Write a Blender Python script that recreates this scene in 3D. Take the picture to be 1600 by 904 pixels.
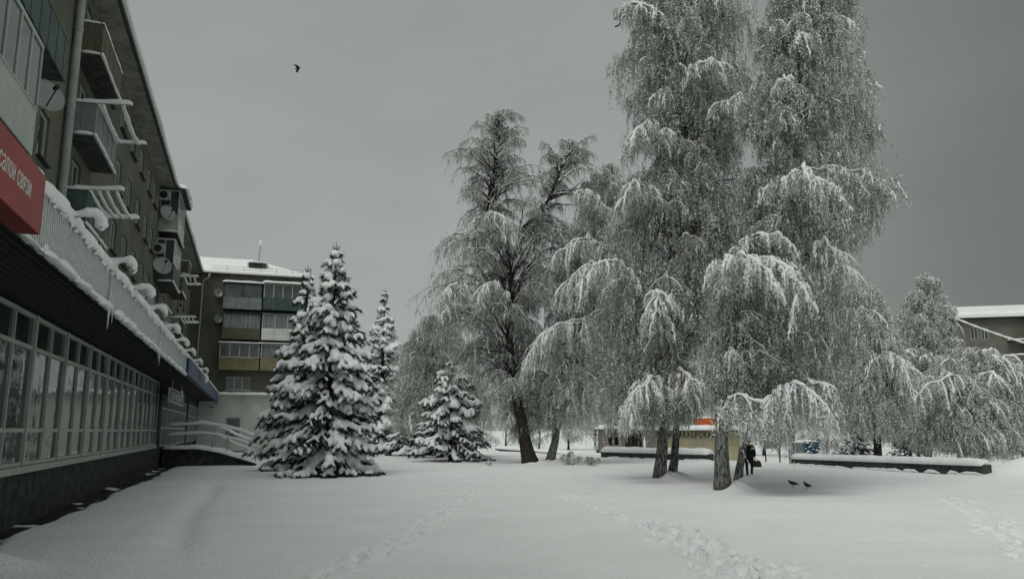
import bpy, math, random
import numpy as np
from mathutils import Matrix, Vector
random.seed(7); rng = np.random.default_rng(7)
sc = bpy.context.scene
for o in list(bpy.data.objects): bpy.data.objects.remove(o)

# ------------------------------------------------------------------ camera
H = 1.9; FPX = 1241.0; PITCH = math.radians(10.05)
cam_d = bpy.data.cameras.new('camera'); cam = bpy.data.objects.new('camera', cam_d)
sc.collection.objects.link(cam); sc.camera = cam
cam.location = (0, 0, H); cam.rotation_euler = (math.pi/2 + PITCH, 0, 0)
cam_d.sensor_width = 36; cam_d.lens = 36*FPX/1600; cam_d.clip_end = 9000; cam_d.clip_start = .1

# ------------------------------------------------------------------ world: heavy overcast
SUN_EL, SUN_AZ = math.radians(52), math.radians(205)      # azimuth clockwise from +Y
w = bpy.data.worlds.new('World'); sc.world = w; w.use_nodes = True
nt = w.node_tree; nt.nodes.clear()
def N(t, **k):
    n = nt.nodes.new(t)
    for a, b in k.items(): setattr(n, a, b)
    return n
out = N('ShaderNodeOutputWorld'); bg = N('ShaderNodeBackground'); bg.inputs[1].default_value = .1
sky = N('ShaderNodeTexSky', sky_type='NISHITA', sun_disc=False)
sky.sun_elevation = SUN_EL; sky.sun_rotation = SUN_AZ; sky.air_density = 1.5; sky.dust_density = 6
hs = N('ShaderNodeHueSaturation'); hs.inputs['Saturation'].default_value = .15
nt.links.new(sky.outputs[0], hs.inputs['Color'])
tc = N('ShaderNodeTexCoord'); sep = N('ShaderNodeSeparateXYZ'); nt.links.new(tc.outputs['Generated'], sep.inputs[0])
ramp = N('ShaderNodeValToRGB')                     # cloud brightness by elevation
nt.links.new(sep.outputs['Z'], ramp.inputs[0])
cr = ramp.color_ramp
cr.elements[0].position = 0; cr.elements[0].color = (.86, .86, .86, 1)
cr.elements[1].position = 1; cr.elements[1].color = (1.0, 1.0, 1.0, 1)
for p_, c_ in ((.12, .84), (.25, .78), (.4, .74), (.55, .74), (.75, .95)):
    e = cr.elements.new(p_); e.color = (c_, c_, c_, 1)
rx = N('ShaderNodeMapRange'); rx.inputs[1].default_value = .05; rx.inputs[2].default_value = .62
rx.inputs[3].default_value = 1.0; rx.inputs[4].default_value = .47; rx.interpolation_type = 'SMOOTHSTEP'
nt.links.new(sep.outputs['X'], rx.inputs[0])
# only the half of the sky ahead carries the dark bank
ry = N('ShaderNodeMapRange'); ry.inputs[1].default_value = .2; ry.inputs[2].default_value = .7
nt.links.new(sep.outputs['Y'], ry.inputs[0])
mxb = N('ShaderNodeMix', data_type='FLOAT'); mxb.inputs[2].default_value = 1.0
nt.links.new(ry.outputs[0], mxb.inputs[0]); nt.links.new(rx.outputs[0], mxb.inputs[3])
mp = N('ShaderNodeMapping'); mp.inputs['Scale'].default_value = (1.6, 1.6, 4.5)
nt.links.new(tc.outputs['Generated'], mp.inputs[0])
nz = N('ShaderNodeTexNoise'); nz.inputs['Scale'].default_value = 1.6; nz.inputs['Detail'].default_value = 4; nz.inputs['Roughness'].default_value = .5
nt.links.new(mp.outputs[0], nz.inputs['Vector'])
nr = N('ShaderNodeMapRange'); nr.inputs[1].default_value = .3; nr.inputs[2].default_value = .7; nr.inputs[3].default_value = .94; nr.inputs[4].default_value = 1.10
nt.links.new(nz.outputs[0], nr.inputs[0])
m1 = N('ShaderNodeMath', operation='MULTIPLY'); m2 = N('ShaderNodeMath', operation='MULTIPLY')
nt.links.new(mxb.outputs[0], m1.inputs[0]); nt.links.new(nr.outputs[0], m1.inputs[1])
nt.links.new(m1.outputs[0], m2.inputs[0]); nt.links.new(ramp.outputs[0], m2.inputs[1])
vs = N('ShaderNodeVectorMath', operation='SCALE'); vs.inputs[0].default_value = (3.92, 4.27, 4.06)
nt.links.new(m2.outputs[0], vs.inputs['Scale'])
mx = N('ShaderNodeMix', data_type='RGBA'); mx.inputs[0].default_value = .97
nt.links.new(hs.outputs[0], mx.inputs[6]); nt.links.new(vs.outputs[0], mx.inputs[7])
nt.links.new(mx.outputs[2], bg.inputs[0]); nt.links.new(bg.outputs[0], out.inputs[0])

sd = bpy.data.lights.new('sun', 'SUN'); sd.energy = 1.25; sd.angle = math.radians(35); sd.color = (1, .985, .95)
sun = bpy.data.objects.new('sun', sd); sc.collection.objects.link(sun)
sv = Vector((math.sin(SUN_AZ)*math.cos(SUN_EL), math.cos(SUN_AZ)*math.cos(SUN_EL), math.sin(SUN_EL)))
sun.rotation_euler = sv.to_track_quat('Z', 'Y').to_euler(); sun.location = (0, 0, 60)
sc.view_settings.view_transform = 'Standard'; sc.view_settings.look = 'None'
sc.view_settings.gamma = 1; sc.view_settings.exposure = .10; sc.view_settings.use_curve_mapping = False
sc.render.engine = 'CYCLES'; sc.cycles.max_bounces = 5; sc.cycles.diffuse_bounces = 3; sc.cycles.glossy_bounces = 3

# ------------------------------------------------------------------ helpers: measuring
def at(px, py, Y):                       # world point seen at photo pixel px,py at depth Y
    xc = (px-800)/FPX; yc = (452-py)/FPX
    y = math.cos(PITCH)-math.sin(PITCH)*yc; z = math.sin(PITCH)+math.cos(PITCH)*yc
    t = Y/y; return np.array((t*xc, Y, H+t*z))
UX, UY = -math.sin(math.radians(18.05)), math.cos(math.radians(18.05))
FM = Matrix.Rotation(math.atan2(UY, UX), 4, 'Z')        # facade frame: x = along the street, y = into the building
IM = Matrix.Identity(4)

# ------------------------------------------------------------------ helpers: materials
def mat(name, col, rough=.7, spec=.3, metal=0, noise=0, nscale=3, bump=0, bscale=20, col2=None, detail=5, stretch=None):
    m = bpy.data.materials.new(name); m.use_nodes = True; t = m.node_tree; b = t.nodes['Principled BSDF']
    b.inputs['Base Color'].default_value = (*col, 1); b.inputs['Roughness'].default_value = rough
    b.inputs['Specular IOR Level'].default_value = spec; b.inputs['Metallic'].default_value = metal
    co = t.nodes.new('ShaderNodeTexCoord'); vec = co.outputs['Object']
    if stretch:
        mpn = t.nodes.new('ShaderNodeMapping'); mpn.inputs['Scale'].default_value = stretch
        t.links.new(vec, mpn.inputs[0]); vec = mpn.outputs[0]
    if noise or col2:
        n = t.nodes.new('ShaderNodeTexNoise'); n.inputs['Scale'].default_value = nscale; n.inputs['Detail'].default_value = detail
        t.links.new(vec, n.inputs['Vector'])
        r = t.nodes.new('ShaderNodeValToRGB'); t.links.new(n.outputs[0], r.inputs[0])
        c2 = col2 or tuple(c*(1-noise) for c in col); c1 = col if col2 else tuple(min(1, c*(1+noise)) for c in col)
        r.color_ramp.elements[0].position = .35; r.color_ramp.elements[0].color = (*c2, 1)
        r.color_ramp.elements[1].position = .65; r.color_ramp.elements[1].color = (*c1, 1)
        t.links.new(r.outputs[0], b.inputs['Base Color'])
    if bump:
        n = t.nodes.new('ShaderNodeTexNoise'); n.inputs['Scale'].default_value = bscale; n.inputs['Detail'].default_value = 4
        t.links.new(vec, n.inputs['Vector'])
        bp = t.nodes.new('ShaderNodeBump'); bp.inputs['Strength'].default_value = bump; bp.inputs['Distance'].default_value = .05
        t.links.new(n.outputs[0], bp.inputs['Height']); t.links.new(bp.outputs[0], b.inputs['Normal'])
    return m
def brick(name, c1, c2, mortar, bw=.25, bh=.075, msize=.012):
    m = bpy.data.materials.new(name); m.use_nodes = True; t = m.node_tree; b = t.nodes['Principled BSDF']
    b.inputs['Roughness'].default_value = .9; b.inputs['Specular IOR Level'].default_value = .15
    co = t.nodes.new('ShaderNodeTexCoord'); s = t.nodes.new('ShaderNodeSeparateXYZ'); t.links.new(co.outputs['Object'], s.inputs[0])
    a = t.nodes.new('ShaderNodeMath'); t.links.new(s.outputs[0], a.inputs[0]); t.links.new(s.outputs[1], a.inputs[1])
    c = t.nodes.new('ShaderNodeCombineXYZ'); t.links.new(a.outputs[0], c.inputs[0]); t.links.new(s.outputs[2], c.inputs[1])
    br = t.nodes.new('ShaderNodeTexBrick'); t.links.new(c.outputs[0], br.inputs['Vector'])
    br.inputs['Color1'].default_value = (*c1, 1); br.inputs['Color2'].default_value = (*c2, 1); br.inputs['Mortar'].default_value = (*mortar, 1)
    br.inputs['Scale'].default_value = 1; br.inputs['Brick Width'].default_value = bw; br.inputs['Row Height'].default_value = bh
    br.inputs['Mortar Size'].default_value = msize; br.inputs['Bias'].default_value = 0
    n = t.nodes.new('ShaderNodeTexNoise'); n.inputs['Scale'].default_value = .35; n.inputs['Detail'].default_value = 6
    t.links.new(co.outputs['Object'], n.inputs['Vector'])
    r = t.nodes.new('ShaderNodeMapRange'); r.inputs[1].default_value = .3; r.inputs[2].default_value = .7; r.inputs[3].default_value = .72; r.inputs[4].default_value = 1.2
    t.links.new(n.outputs[0], r.inputs[0])
    v = t.nodes.new('ShaderNodeVectorMath'); v.operation = 'SCALE'
    t.links.new(br.outputs[0], v.inputs[0]); t.links.new(r.outputs[0], v.inputs['Scale']); t.links.new(v.outputs[0], b.inputs['Base Color'])
    bp = t.nodes.new('ShaderNodeBump'); bp.inputs['Strength'].default_value = .5; bp.inputs['Distance'].default_value = .02; bp.invert = True
    t.links.new(br.outputs['Fac'], bp.inputs['Height']); t.links.new(bp.outputs[0], b.inputs['Normal'])
    return m
def glass(name, col=(.035, .062, .048), rough=.05, wob=.3):
    m = mat(name, col, rough, 1.0, noise=.5, nscale=.8, bump=wob, bscale=1.3); return m
M = dict(
 snow=mat('snow', (.83, .845, .84), .65, .2, noise=.03, nscale=2, bump=.35, bscale=14),
 gsnow=mat('ground_snow', (.83, .845, .84), .7, .2, noise=.03, nscale=.5, bump=.75, bscale=16),
 rime=mat('rime', (.60, .63, .61), .8, .2, noise=.12, nscale=9),
 leaf=mat('snowy_leaf', (.31, .33, .285), .8, .2, noise=.4, nscale=1.3),
 frost=mat('frosted_leaf', (.70, .73, .70), .8, .15, noise=.3, nscale=1.5),
 hazeleaf=mat('hazed_frosted_leaf', (.42, .445, .42), .8, .2, noise=.25, nscale=1.3),  # frosted leaf, colour paled further to stand in for haze
 twig=mat('dark_twig', (.26, .27, .25), .9, .1, noise=.3, nscale=6),
 bark=mat('dark_bark', (.035, .033, .03), .95, .1, bump=.6, bscale=18, noise=.4, nscale=8),
 birch=mat('birch_bark', (.25, .255, .24), .9, .15, col2=(.03, .03, .028), nscale=9, bump=.8, bscale=20, stretch=(1.6, 1.6, .55)),
 needle=mat('spruce_needles', (.022, .040, .030), .8, .2, noise=.4, nscale=4),
 needle2=mat('grey_green_needles', (.06, .085, .075), .8, .2, noise=.4, nscale=4),
 brick=brick('brown_brick', (.128, .134, .098), (.075, .082, .06), (.19, .20, .155)),
 brick2=brick('far_brown_brick', (.135, .135, .102), (.095, .098, .075), (.17, .175, .14), .38, .15, .02),
 white=mat('white_paint', (.38, .42, .38), .5, .3, noise=.08, nscale=2),
 cream=mat('pale_plaster', (.56, .58, .55), .85, .1, noise=.1, nscale=.8),
 greyp=mat('grey_sheet', (.17, .195, .195), .6, .3, noise=.15, nscale=2),
 dgreen=mat('dark_green_sheet', (.055, .085, .075), .6, .3, noise=.2, nscale=2),
 brown=mat('brown_sheet', (.105, .098, .07), .7, .2, noise=.25, nscale=3, stretch=(6, 6, 1)),
 ochre=mat('ochre_panel', (.22, .20, .115), .7, .2, noise=.1, nscale=1),
 conc=mat('concrete', (.22, .22, .20), .9, .1, noise=.25, nscale=2, bump=.2),
 dconc=mat('dark_concrete', (.055, .062, .055), .9, .1, noise=.35, nscale=3, bump=.3),
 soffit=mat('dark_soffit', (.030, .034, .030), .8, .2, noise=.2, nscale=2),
 glass=glass('shop_glass'), wglass=glass('window_glass', (.035, .045, .042), .08, .05),
 curtain=mat('curtained_glass', (.22, .24, .23), .25, .4, col2=(.10, .12, .12), nscale=2.5, stretch=(2, 2, .3)),
 red=mat('red_sign_face', (.27, .02, .015), .45, .4, noise=.08, nscale=2),
 redside=mat('dull_red_side', (.14, .02, .018), .6, .3),
 blue=mat('blue_sign_face', (.022, .060, .14), .5, .3, noise=.12, nscale=1.5),
 orange=mat('orange_sign_face', (.55, .12, .03), .5, .3, noise=.15, nscale=1),
 beige=mat('beige_panels', (.36, .33, .225), .75, .2, noise=.1, nscale=.8),
 black=mat('black_paint', (.02, .02, .02), .6, .3),
 metal=mat('grey_metal', (.28, .30, .29), .45, .5, metal=.3, noise=.1, nscale=3),
 pipe=mat('zinc_pipe', (.33, .35, .33), .5, .4, noise=.12, nscale=2),
 coat=mat('dark_coat', (.014, .022, .020), .85, .1, noise=.3, nscale=6),
 trous=mat('dark_trousers', (.018, .020, .024), .85, .1), skin=mat('skin', (.45, .28, .20), .6, .3),
 hair=mat('dark_hair', (.03, .022, .016), .7, .2), bag=mat('brown_bag', (.075, .055, .04), .7, .2),
 pigeon=mat('pigeon_feathers', (.055, .065, .08), .7, .3, col2=(.02, .024, .03), nscale=14),
 beak=mat('beak', (.05, .045, .04), .5, .3), crow=mat('crow_feathers', (.012, .012, .014), .6, .3),
 bluebush=mat('blue_plastic', (.02, .065, .11), .5, .4, noise=.5, nscale=3),
 carp=mat('silver_paint', (.42, .44, .44), .35, .6, metal=.3), tyre=mat('tyre_rubber', (.02, .02, .02), .9, .1),
 lamp=mat('lamp_glass', (.5, .12, .08), .3, .5), wetg=mat('wet_asphalt', (.022, .026, .024), .55, .4, noise=.4, nscale=2, bump=.3),
 floor=mat('brown_wall', (.22, .20, .17), .9, .1, noise=.25, nscale=1),
)

# ------------------------------------------------------------------ helpers: meshes
WM = {}
def link(o): sc.collection.objects.link(o); return o
def tag(o, label=None, cat=None, group=None, kind=None):
    if label: o['label'] = label
    if cat: o['category'] = cat
    if group: o['group'] = group
    if kind: o['kind'] = kind
    return o
def thing(name, base, label, cat, group=None, frame=IM):
    o = bpy.data.objects.new(name, None); link(o); o.empty_display_size = .3
    m = frame @ Matrix.Translation(Vector(base)); o.matrix_world = m; WM[o] = m.copy()
    return tag(o, label, cat, group)
def raw_mesh(name, V, loops, starts, mats, mi, smooth):
    me = bpy.data.meshes.new(name)
    me.vertices.add(len(V)); me.vertices.foreach_set('co', np.ascontiguousarray(V, np.float32).ravel())
    me.loops.add(len(loops)); me.loops.foreach_set('vertex_index', np.asarray(loops, np.int32))
    me.polygons.add(len(starts)); me.polygons.foreach_set('loop_start', np.asarray(starts, np.int32))
    for m in mats: me.materials.append(m)
    if mi is not None: me.polygons.foreach_set('material_index', np.asarray(mi, np.int32))
    me.polygons.foreach_set('use_smooth', np.full(len(starts), bool(smooth)))
    me.update(calc_edges=True); me.validate(); return me
class MB:
    def __init__(s): s.V = []; s.L = []; s.S = []; s.MI = []; s.n = 0; s.nl = 0
    def add(s, V, F, mi=0):                         # F: list of tuples
        V = np.asarray(V, float); s.V.append(V)
        for f in F:
            s.L.append(np.asarray(f)+s.n); s.S.append(s.nl); s.nl += len(f); s.MI.append(mi)
        s.n += len(V); return s
    def addq(s, V, Q, mi=0):                        # Q: (n,k) array
        Q = np.asarray(Q); k = Q.shape[1]
        s.V.append(np.asarray(V, float)); s.L.append((Q+s.n).ravel()); s.S.extend((s.nl+np.arange(len(Q))*k).tolist())
        s.nl += Q.size; s.MI.extend(np.broadcast_to(mi, (len(Q),)).tolist()); s.n += len(V); return s
    def box(s, x0, x1, y0, y1, z0, z1, mi=0):
        V = [(x, y, z) for z in (z0, z1) for y in (y0, y1) for x in (x0, x1)]
        return s.add(V, [(0, 2, 3, 1), (4, 5, 7, 6), (0, 1, 5, 4), (2, 6, 7, 3), (0, 4, 6, 2), (1, 3, 7, 5)], mi)
    def prism(s, prof, a0, a1, axis='x', mi=0):     # prof: closed 2-D outline swept along an axis
        P = []
        for a in (a0, a1):
            for u, v in prof: P.append({'x': (a, u, v), 'y': (u, a, v), 'z': (u, v, a)}[axis])
        n = len(prof)
        return s.add(P, [tuple(range(n)), tuple(range(2*n-1, n-1, -1))]+[(i, i+n, (i+1) % n+n, (i+1) % n) for i in range(n)], mi)
    def tube(s, P, r, n=8, mi=0):
        P = np.asarray(P, float); r = np.broadcast_to(r, (len(P),))
        V, Q = tubes(P[None], np.asarray(r)[None], n); s.addq(V, Q, mi)
        b = s.n-len(V)
        for k, rev in ((0, 1), (len(P)-1, 0)):
            f = list(range(k*n, k*n+n)); f = f[::-1] if rev else f
            s.L.append(np.asarray(f)+b); s.S.append(s.nl); s.nl += n; s.MI.append(mi)
        return s
    def disc_dish(s, c, d, R, depth=.12, n=20, mi=0):
        d = np.asarray(d, float); d /= np.linalg.norm(d); a = np.cross(d, (0, 0, 1)); a /= np.linalg.norm(a); b = np.cross(a, d)
        V = []
        for k, (rr, dd) in enumerate(((.02, 0), (.5, .25), (.85, .72), (1, 1), (1, .9), (.5, .12), (.02, -.12))):
            for i in range(n):
                t = i/n*2*math.pi; V.append(np.asarray(c)+(a*math.cos(t)+b*math.sin(t))*R*rr+d*depth*dd)
        F = [(k*n+i, k*n+(i+1) % n, (k+1)*n+(i+1) % n, (k+1)*n+i) for k in range(6) for i in range(n)]
        F += [tuple(range(n))[::-1], tuple(range(6*n, 7*n))]
        return s.add(V, F, mi)
    def build(s, name, mats, parent=None, frame=IM, smooth=False, origin=None, modify=None):
        V = np.concatenate(s.V); W = frame
        if parent is not None: W = WM[parent].inverted() @ frame
        elif origin is not None: W = Matrix.Translation(-Vector(origin)) @ frame
        A = np.array(W); V = V @ A[:3, :3].T + A[:3, 3]
        if not isinstance(mats, (list, tuple)): mats = [mats]
        me = raw_mesh(name, V, np.concatenate(s.L), s.S, mats, s.MI if len(mats) > 1 else None, smooth)
        o = bpy.data.objects.new(name, me); link(o)
        if parent is not None: o.parent = parent; WM[o] = WM[parent]
        elif origin is not None: o.location = origin
        return o
def tubes(P, R, n=5):                               # P (N,K,3), R (N,K) -> verts, quads
    Nn, K, _ = P.shape
    T = np.gradient(P, axis=1); T /= np.linalg.norm(T, axis=2, keepdims=True)+1e-9
    ref = np.zeros_like(T); mean = P[:, -1]-P[:, 0]; mean = mean/(np.linalg.norm(mean, axis=1, keepdims=True)+1e-9)
    steep = np.abs(mean[:, 2]) > .7
    ref[steep] = (1, 0.13, 0); ref[~steep] = (0, .05, 1)
    A = np.cross(T, ref); A /= np.linalg.norm(A, axis=2, keepdims=True)+1e-9; B = np.cross(T, A)
    th = np.arange(n)/n*2*math.pi
    V = P[:, :, None]+R[:, :, None, None]*(A[:, :, None]*np.cos(th)[None, None, :, None]+B[:, :, None]*np.sin(th)[None, None, :, None])
    idx = np.arange(Nn*K*n).reshape(Nn, K, n); j = np.roll(idx, -1, axis=2)
    Q = np.stack([idx[:, :-1], j[:, :-1], j[:, 1:], idx[:, 1:]], -1).reshape(-1, 4)
    return V.reshape(-1, 3), Q
def leaf_quads(C, ln, wd, tilt=.5, down=True):      # diamonds hanging from C
    n = len(C); d = rng.normal(0, tilt, (n, 3)); d[:, 2] -= 1 if down else 0
    d /= np.linalg.norm(d, axis=1, keepdims=True)+1e-9
    s = rng.normal(0, 1, (n, 3)); s -= (s*d).sum(1, keepdims=True)*d; s /= np.linalg.norm(s, axis=1, keepdims=True)+1e-9
    ln = np.broadcast_to(ln, (n,))[:, None]; wd = np.broadcast_to(wd, (n,))[:, None]
    V = np.stack([C, C+d*ln*.45+s*wd*.5, C+d*ln, C+d*ln*.45-s*wd*.5], 1).reshape(-1, 3)
    return V, np.arange(n*4).reshape(n, 4)
def wavy(x, y, seed, sc_=1., n=7):                  # smooth pseudo noise ~[-1,1]
    r = np.random.default_rng(abs(int(seed))); o = 0
    for k in range(n):
        a = r.uniform(0, 2*math.pi); f = sc_*r.uniform(.6, 1.7); o = o+np.sin(f*(x*math.cos(a)+y*math.sin(a))+r.uniform(0, 6.28)+1.3*np.sin(f*.6*(y*math.cos(a)-x*math.sin(a))))
    return o/n*1.6
def snow_ridge(mb, P, wd, ht, seg=.12, seed=1, mi=0, side=(0, 1, 0), lump=.35, n=7, overhang=0.):
    """lumpy snow lying along polyline P (top surface of a rail or ledge)"""
    P = np.asarray(P, float); L = np.concatenate([[0], np.cumsum(np.linalg.norm(np.diff(P, axis=0), axis=1))])
    K = max(3, int(L[-1]/seg)); t = np.linspace(0, L[-1], K)
    C = np.stack([np.interp(t, L, P[:, i]) for i in range(3)], 1)
    sd_ = np.asarray(side, float); nzv = 1+lump*wavy(t*2.2, t*0, seed, 1.5); nz2 = 1+lump*wavy(t*2.2, t*0, seed+5, 2.5)
    e = np.clip(np.minimum(t, L[-1]-t)/(ht*.8), .25, 1)**.5
    V = []
    for i in range(n+3):
        if i < n: a = math.pi*i/(n-1); v = C+sd_*(-math.cos(a)*wd/2*nz2*e)[:, None]*1.0 if False else C+np.outer(-math.cos(a)*wd/2*nz2*e, sd_); v[:, 2] += math.sin(a)**.8*ht*nzv*e
        elif i == n: v = C+np.outer(wd*.42*nz2, sd_); v[:, 2] -= overhang+.012
        elif i == n+1: v = C.copy(); v[:, 2] -= .006
        else: v = C+np.outer(-wd*.42*nz2, sd_); v[:, 2] -= overhang+.012
        V.append(v)
    V = np.stack(V, 1); m = n+3; idx = np.arange(K*m).reshape(K, m); j = np.roll(idx, -1, axis=1)
    Q = np.stack([idx[:-1], j[:-1], j[1:], idx[1:]], -1).reshape(-1, 4)
    mb.addq(V.reshape(-1, 3), Q, mi)
    b = mb.n-K*m
    for k in (0, K-1):
        f = np.arange(k*m, k*m+m)+b; mb.L.append(f if k else f[::-1]); mb.S.append(mb.nl); mb.nl += m; mb.MI.append(mi)
def text_obj(name, body, size, matw, material, parent, ext=.02, align='LEFT', sx=1., spacing=1.):
    cu = bpy.data.curves.new(name, 'FONT'); cu.body = body; cu.size = size; cu.extrude = ext; cu.align_x = align; cu.space_character = spacing
    t = bpy.data.objects.new(name+'_tmp', cu); link(t); dg = bpy.context.evaluated_depsgraph_get()
    me = bpy.data.meshes.new_from_object(t.evaluated_get(dg)); bpy.data.objects.remove(t)
    me.materials.clear(); me.materials.append(material); me.name = name
    me.transform(WM[parent].inverted() @ matw @ Matrix.Diagonal((sx, 1, 1, 1)))
    o = bpy.data.objects.new(name, me); link(o); o.parent = parent; return o

# ------------------------------------------------------------------ terrain
YLX = [-200, -1, 6.5, 13, 16.8, 21, 24, 60, 300]; YLY = [90, 80, 64, 56, 51, 38.5, 38, 35, 35]
def base_h(x, y):
    yl = np.interp(x, YLX, YLY); d = y-yl
    s = np.clip((d-.3)/6, 0, 1); s = s*s*(3-2*s)
    h = -.9*s
    # crest of the nearer snow field, tree zone sloped away from the sun to render darker
    yc = np.interp(x, [-60, -6, 0, 6, 10, 18, 60], [30, 29, 25.5, 21.5, 21.5, 25, 26])
    c = np.clip((y-yc)/5.5, 0, 1); c = c*c*(3-2*c); h = h-.10*c*(1-s)
    h = h+.035*wavy(x, y, 3, .35)+.018*wavy(x, y, 4, 1.1)
    h = h+.05*np.exp(-((y-yc+.8)/1.6)**2)*(y < 60)
    # heap at the right end of the parapet wall and at the lower left
    h = h+.78*np.exp(-(((x-23.2)/1.9)**2+((y-36.3)/1.3)**2))+.35*np.exp(-(((x-26)/2.6)**2+((y-36.4)/1.5)**2))
    h = h+.26*np.exp(-(((x+7.1)/.6)**2+((y-11.2)/.6)**2))
    h = h+.3*np.exp(-(((x-7.5)/3.5)**2+((y-66)/1.5)**2))
    # bare strip under the canopy
    q = x*-UY+y*-abs(UX)*1.0
    q = -(x*UY+y*(-UX)); s_ = x*UX+y*UY
    e = np.clip((q-3.75-.22*wavy(s_, q, 11, 1.6)-.25*np.clip((26-s_)/16, 0, 1))/.25, 0, 1)
    h = h-.16*e*(s_ < 60)+.10*np.clip(wavy(s_*.9, q*2, 17, 2.6)-.35, 0, 1)*e*(s_ < 60)
    return h
def hz(x, y): return float(base_h(np.array([x], float), np.array([y], float))[0])
def axis_lines(segs):
    a = []
    for x0, x1, d0, d1 in segs:
        x = x0
        while x < x1-1e-6: a.append(x); f = (x-x0)/(x1-x0); x += d0+(d1-d0)*f
    a.append(segs[-1][1]); return np.array(a)
xs = axis_lines([(-3000, -200, 900, 60), (-200, -30, 30, 1.2), (-30, -13, 1.0, .12), (-13, 13.5, .065, .065), (13.5, 34, .12, .6), (34, 200, 1.5, 30), (200, 3000, 60, 900)])
ys = axis_lines([(-600, -20, 200, 12), (-20, 7, 3, .3), (7, 17, .05, .06), (17, 30, .07, .12), (30, 75, .14, .5), (75, 220, 1, 20), (220, 4000, 40, 900)])
X, Y = np.meshgrid(xs, ys); Z = base_h(X, Y)
# trodden trails: boot prints and kicked-up crumbs
def trail(pts, width, step, depth, seed, n_side=1, size=.17):
    r = np.random.default_rng(seed); pts = np.array(pts, float); L = np.concatenate([[0], np.cumsum(np.linalg.norm(np.diff(pts, axis=0), axis=1))])
    t = 0; k = 0
    while t < L[-1]:
        c = np.array([np.interp(t, L, pts[:, 0]), np.interp(t, L, pts[:, 1])]); c2 = np.array([np.interp(t+.3, L, pts[:, 0]), np.interp(t+.3, L, pts[:, 1])])
        d = c2-c; d = d/(np.linalg.norm(d)+1e-6) if np.linalg.norm(d) > 1e-6 else np.array([0, 1.]); nn = np.array([-d[1], d[0]])
        wl = width*(.4+.6*t/L[-1]) if width > .5 else width
        for _ in range(n_side):
            o = c+nn*((k % 2-.5)*wl*.7+r.normal(0, wl*.22)); k += 1
            a = r.uniform(-.3, .3); dd = d*math.cos(a)+nn*math.sin(a); n2 = np.array([-dd[1], dd[0]])
            la, lb = size*r.uniform(.85, 1.3), size*r.uniform(.45, .65); dp = 1.1*depth*r.uniform(.45, 1.35)
            ix = np.searchsorted(xs, [o[0]-.7, o[0]+.7]); iy = np.searchsorted(ys, [o[1]-.7, o[1]+.7])
            sl = (slice(iy[0], iy[1]), slice(ix[0], ix[1])); xx = X[sl]-o[0]; yy = Y[sl]-o[1]
            uu = (xx*dd[0]+yy*dd[1])/la; vv = (xx*n2[0]+yy*n2[1])/lb; rr = uu**2+vv**2
            Z[sl] += -dp*np.exp(-rr**2)+dp*.42*np.exp(-((np.sqrt(rr)-1.55)/.35)**2)*(1+.5*np.sin(9*np.arctan2(vv, uu)+r.uniform(0, 6)))
        t += step*r.uniform(.75, 1.25)
trail([(-1.0, 29), (-1.2, 26.5), (-1.5, 20), (-1.9, 15), (-2.4, 11), (-2.8, 8)], .38, .26, .075, 21)
trail([(-.6, 30), (-1.0, 25.5)], .7, .16, .05, 22)
trail([(1.3, 24.5), (2.2, 19.5), (2.8, 16.5)], .26, .30, .07, 23)
trail([(2.8, 16.8), (3.1, 14.5), (3.2, 11.5), (3.4, 8)], 1.15, .14, .085, 24, 2)
trail([(12.4, 23.5), (10.6, 18.5), (8.6, 14), (7.6, 11)], .5, .28, .065, 25)
trail([(2.5, 30), (1.9, 44), (-2, 52)], .6, .4, .06, 26)
# old sledge groove along the left
for (x0, y0, x1, y1, wd, dp) in ((-11.2, 30.5, -5.0, 12.0, .30, .10),):
    tt = np.clip(((X-x0)*(x1-x0)+(Y-y0)*(y1-y0))/((x1-x0)**2+(y1-y0)**2), 0, 1)
    dd = np.hypot(X-(x0+tt*(x1-x0)+.12*np.sin(tt*7)), Y-(y0+tt*(y1-y0)))
    Z -= dp*np.exp(-(dd/wd)**2)*np.clip(tt*8, 0, 1)*np.clip((1-tt)*8, 0, 1)
# wells melted round the tree feet
FEET = [(1.2, 48.0, .5), (2.3, 48.9, .5), (6.15, 32.7, .55), (6.75, 33.7, .5), (7.38, 27.3, .6), (9.06, 31.5, .5)]
for fx, fy, fr in FEET:
    d2 = (X-fx-.12)**2+(Y-fy)**2; Z += .24*np.exp(-d2/.3)*(1+.3*np.sin(3*np.arctan2(Y-fy, X-fx)+fx))+.07*np.exp(-d2/1.6)
near = (Y > 6) & (Y < 40)
Z += near*(.009*wavy(X, Y*1.6, 31, 4)+.005*wavy(X, Y, 32, 11)+.004*np.clip(wavy(X, Y, 33, 19)-.5, 0, 1)*2)
g = MB(); ny, nx = X.shape; idx = np.arange(nx*ny).reshape(ny, nx)
Q = np.stack([idx[:-1, :-1], idx[:-1, 1:], idx[1:, 1:], idx[1:, :-1]], -1).reshape(-1, 4)
g.addq(np.stack([X.ravel(), Y.ravel(), Z.ravel()], 1), Q)
# bare asphalt shows where the strip is scraped: second material by facade distance
qc = -(X*UY-Y*UX); sc_ = X*UX+Y*UY
edge = (qc > 3.9+.22*wavy(sc_, qc, 11, 1.6)+.25*np.clip((26-sc_)/16, 0, 1)) & (sc_ < 60) & (qc < 8) & (wavy(sc_*.9, qc*2, 17, 2.6) < .62)
ground = g.build('ground', [M['gsnow'], M['wetg']], smooth=True)
fc = edge[:-1, :-1].ravel().astype(np.int32); ground.data.polygons.foreach_set('material_index', fc); tag(ground, kind='structure')

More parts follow.
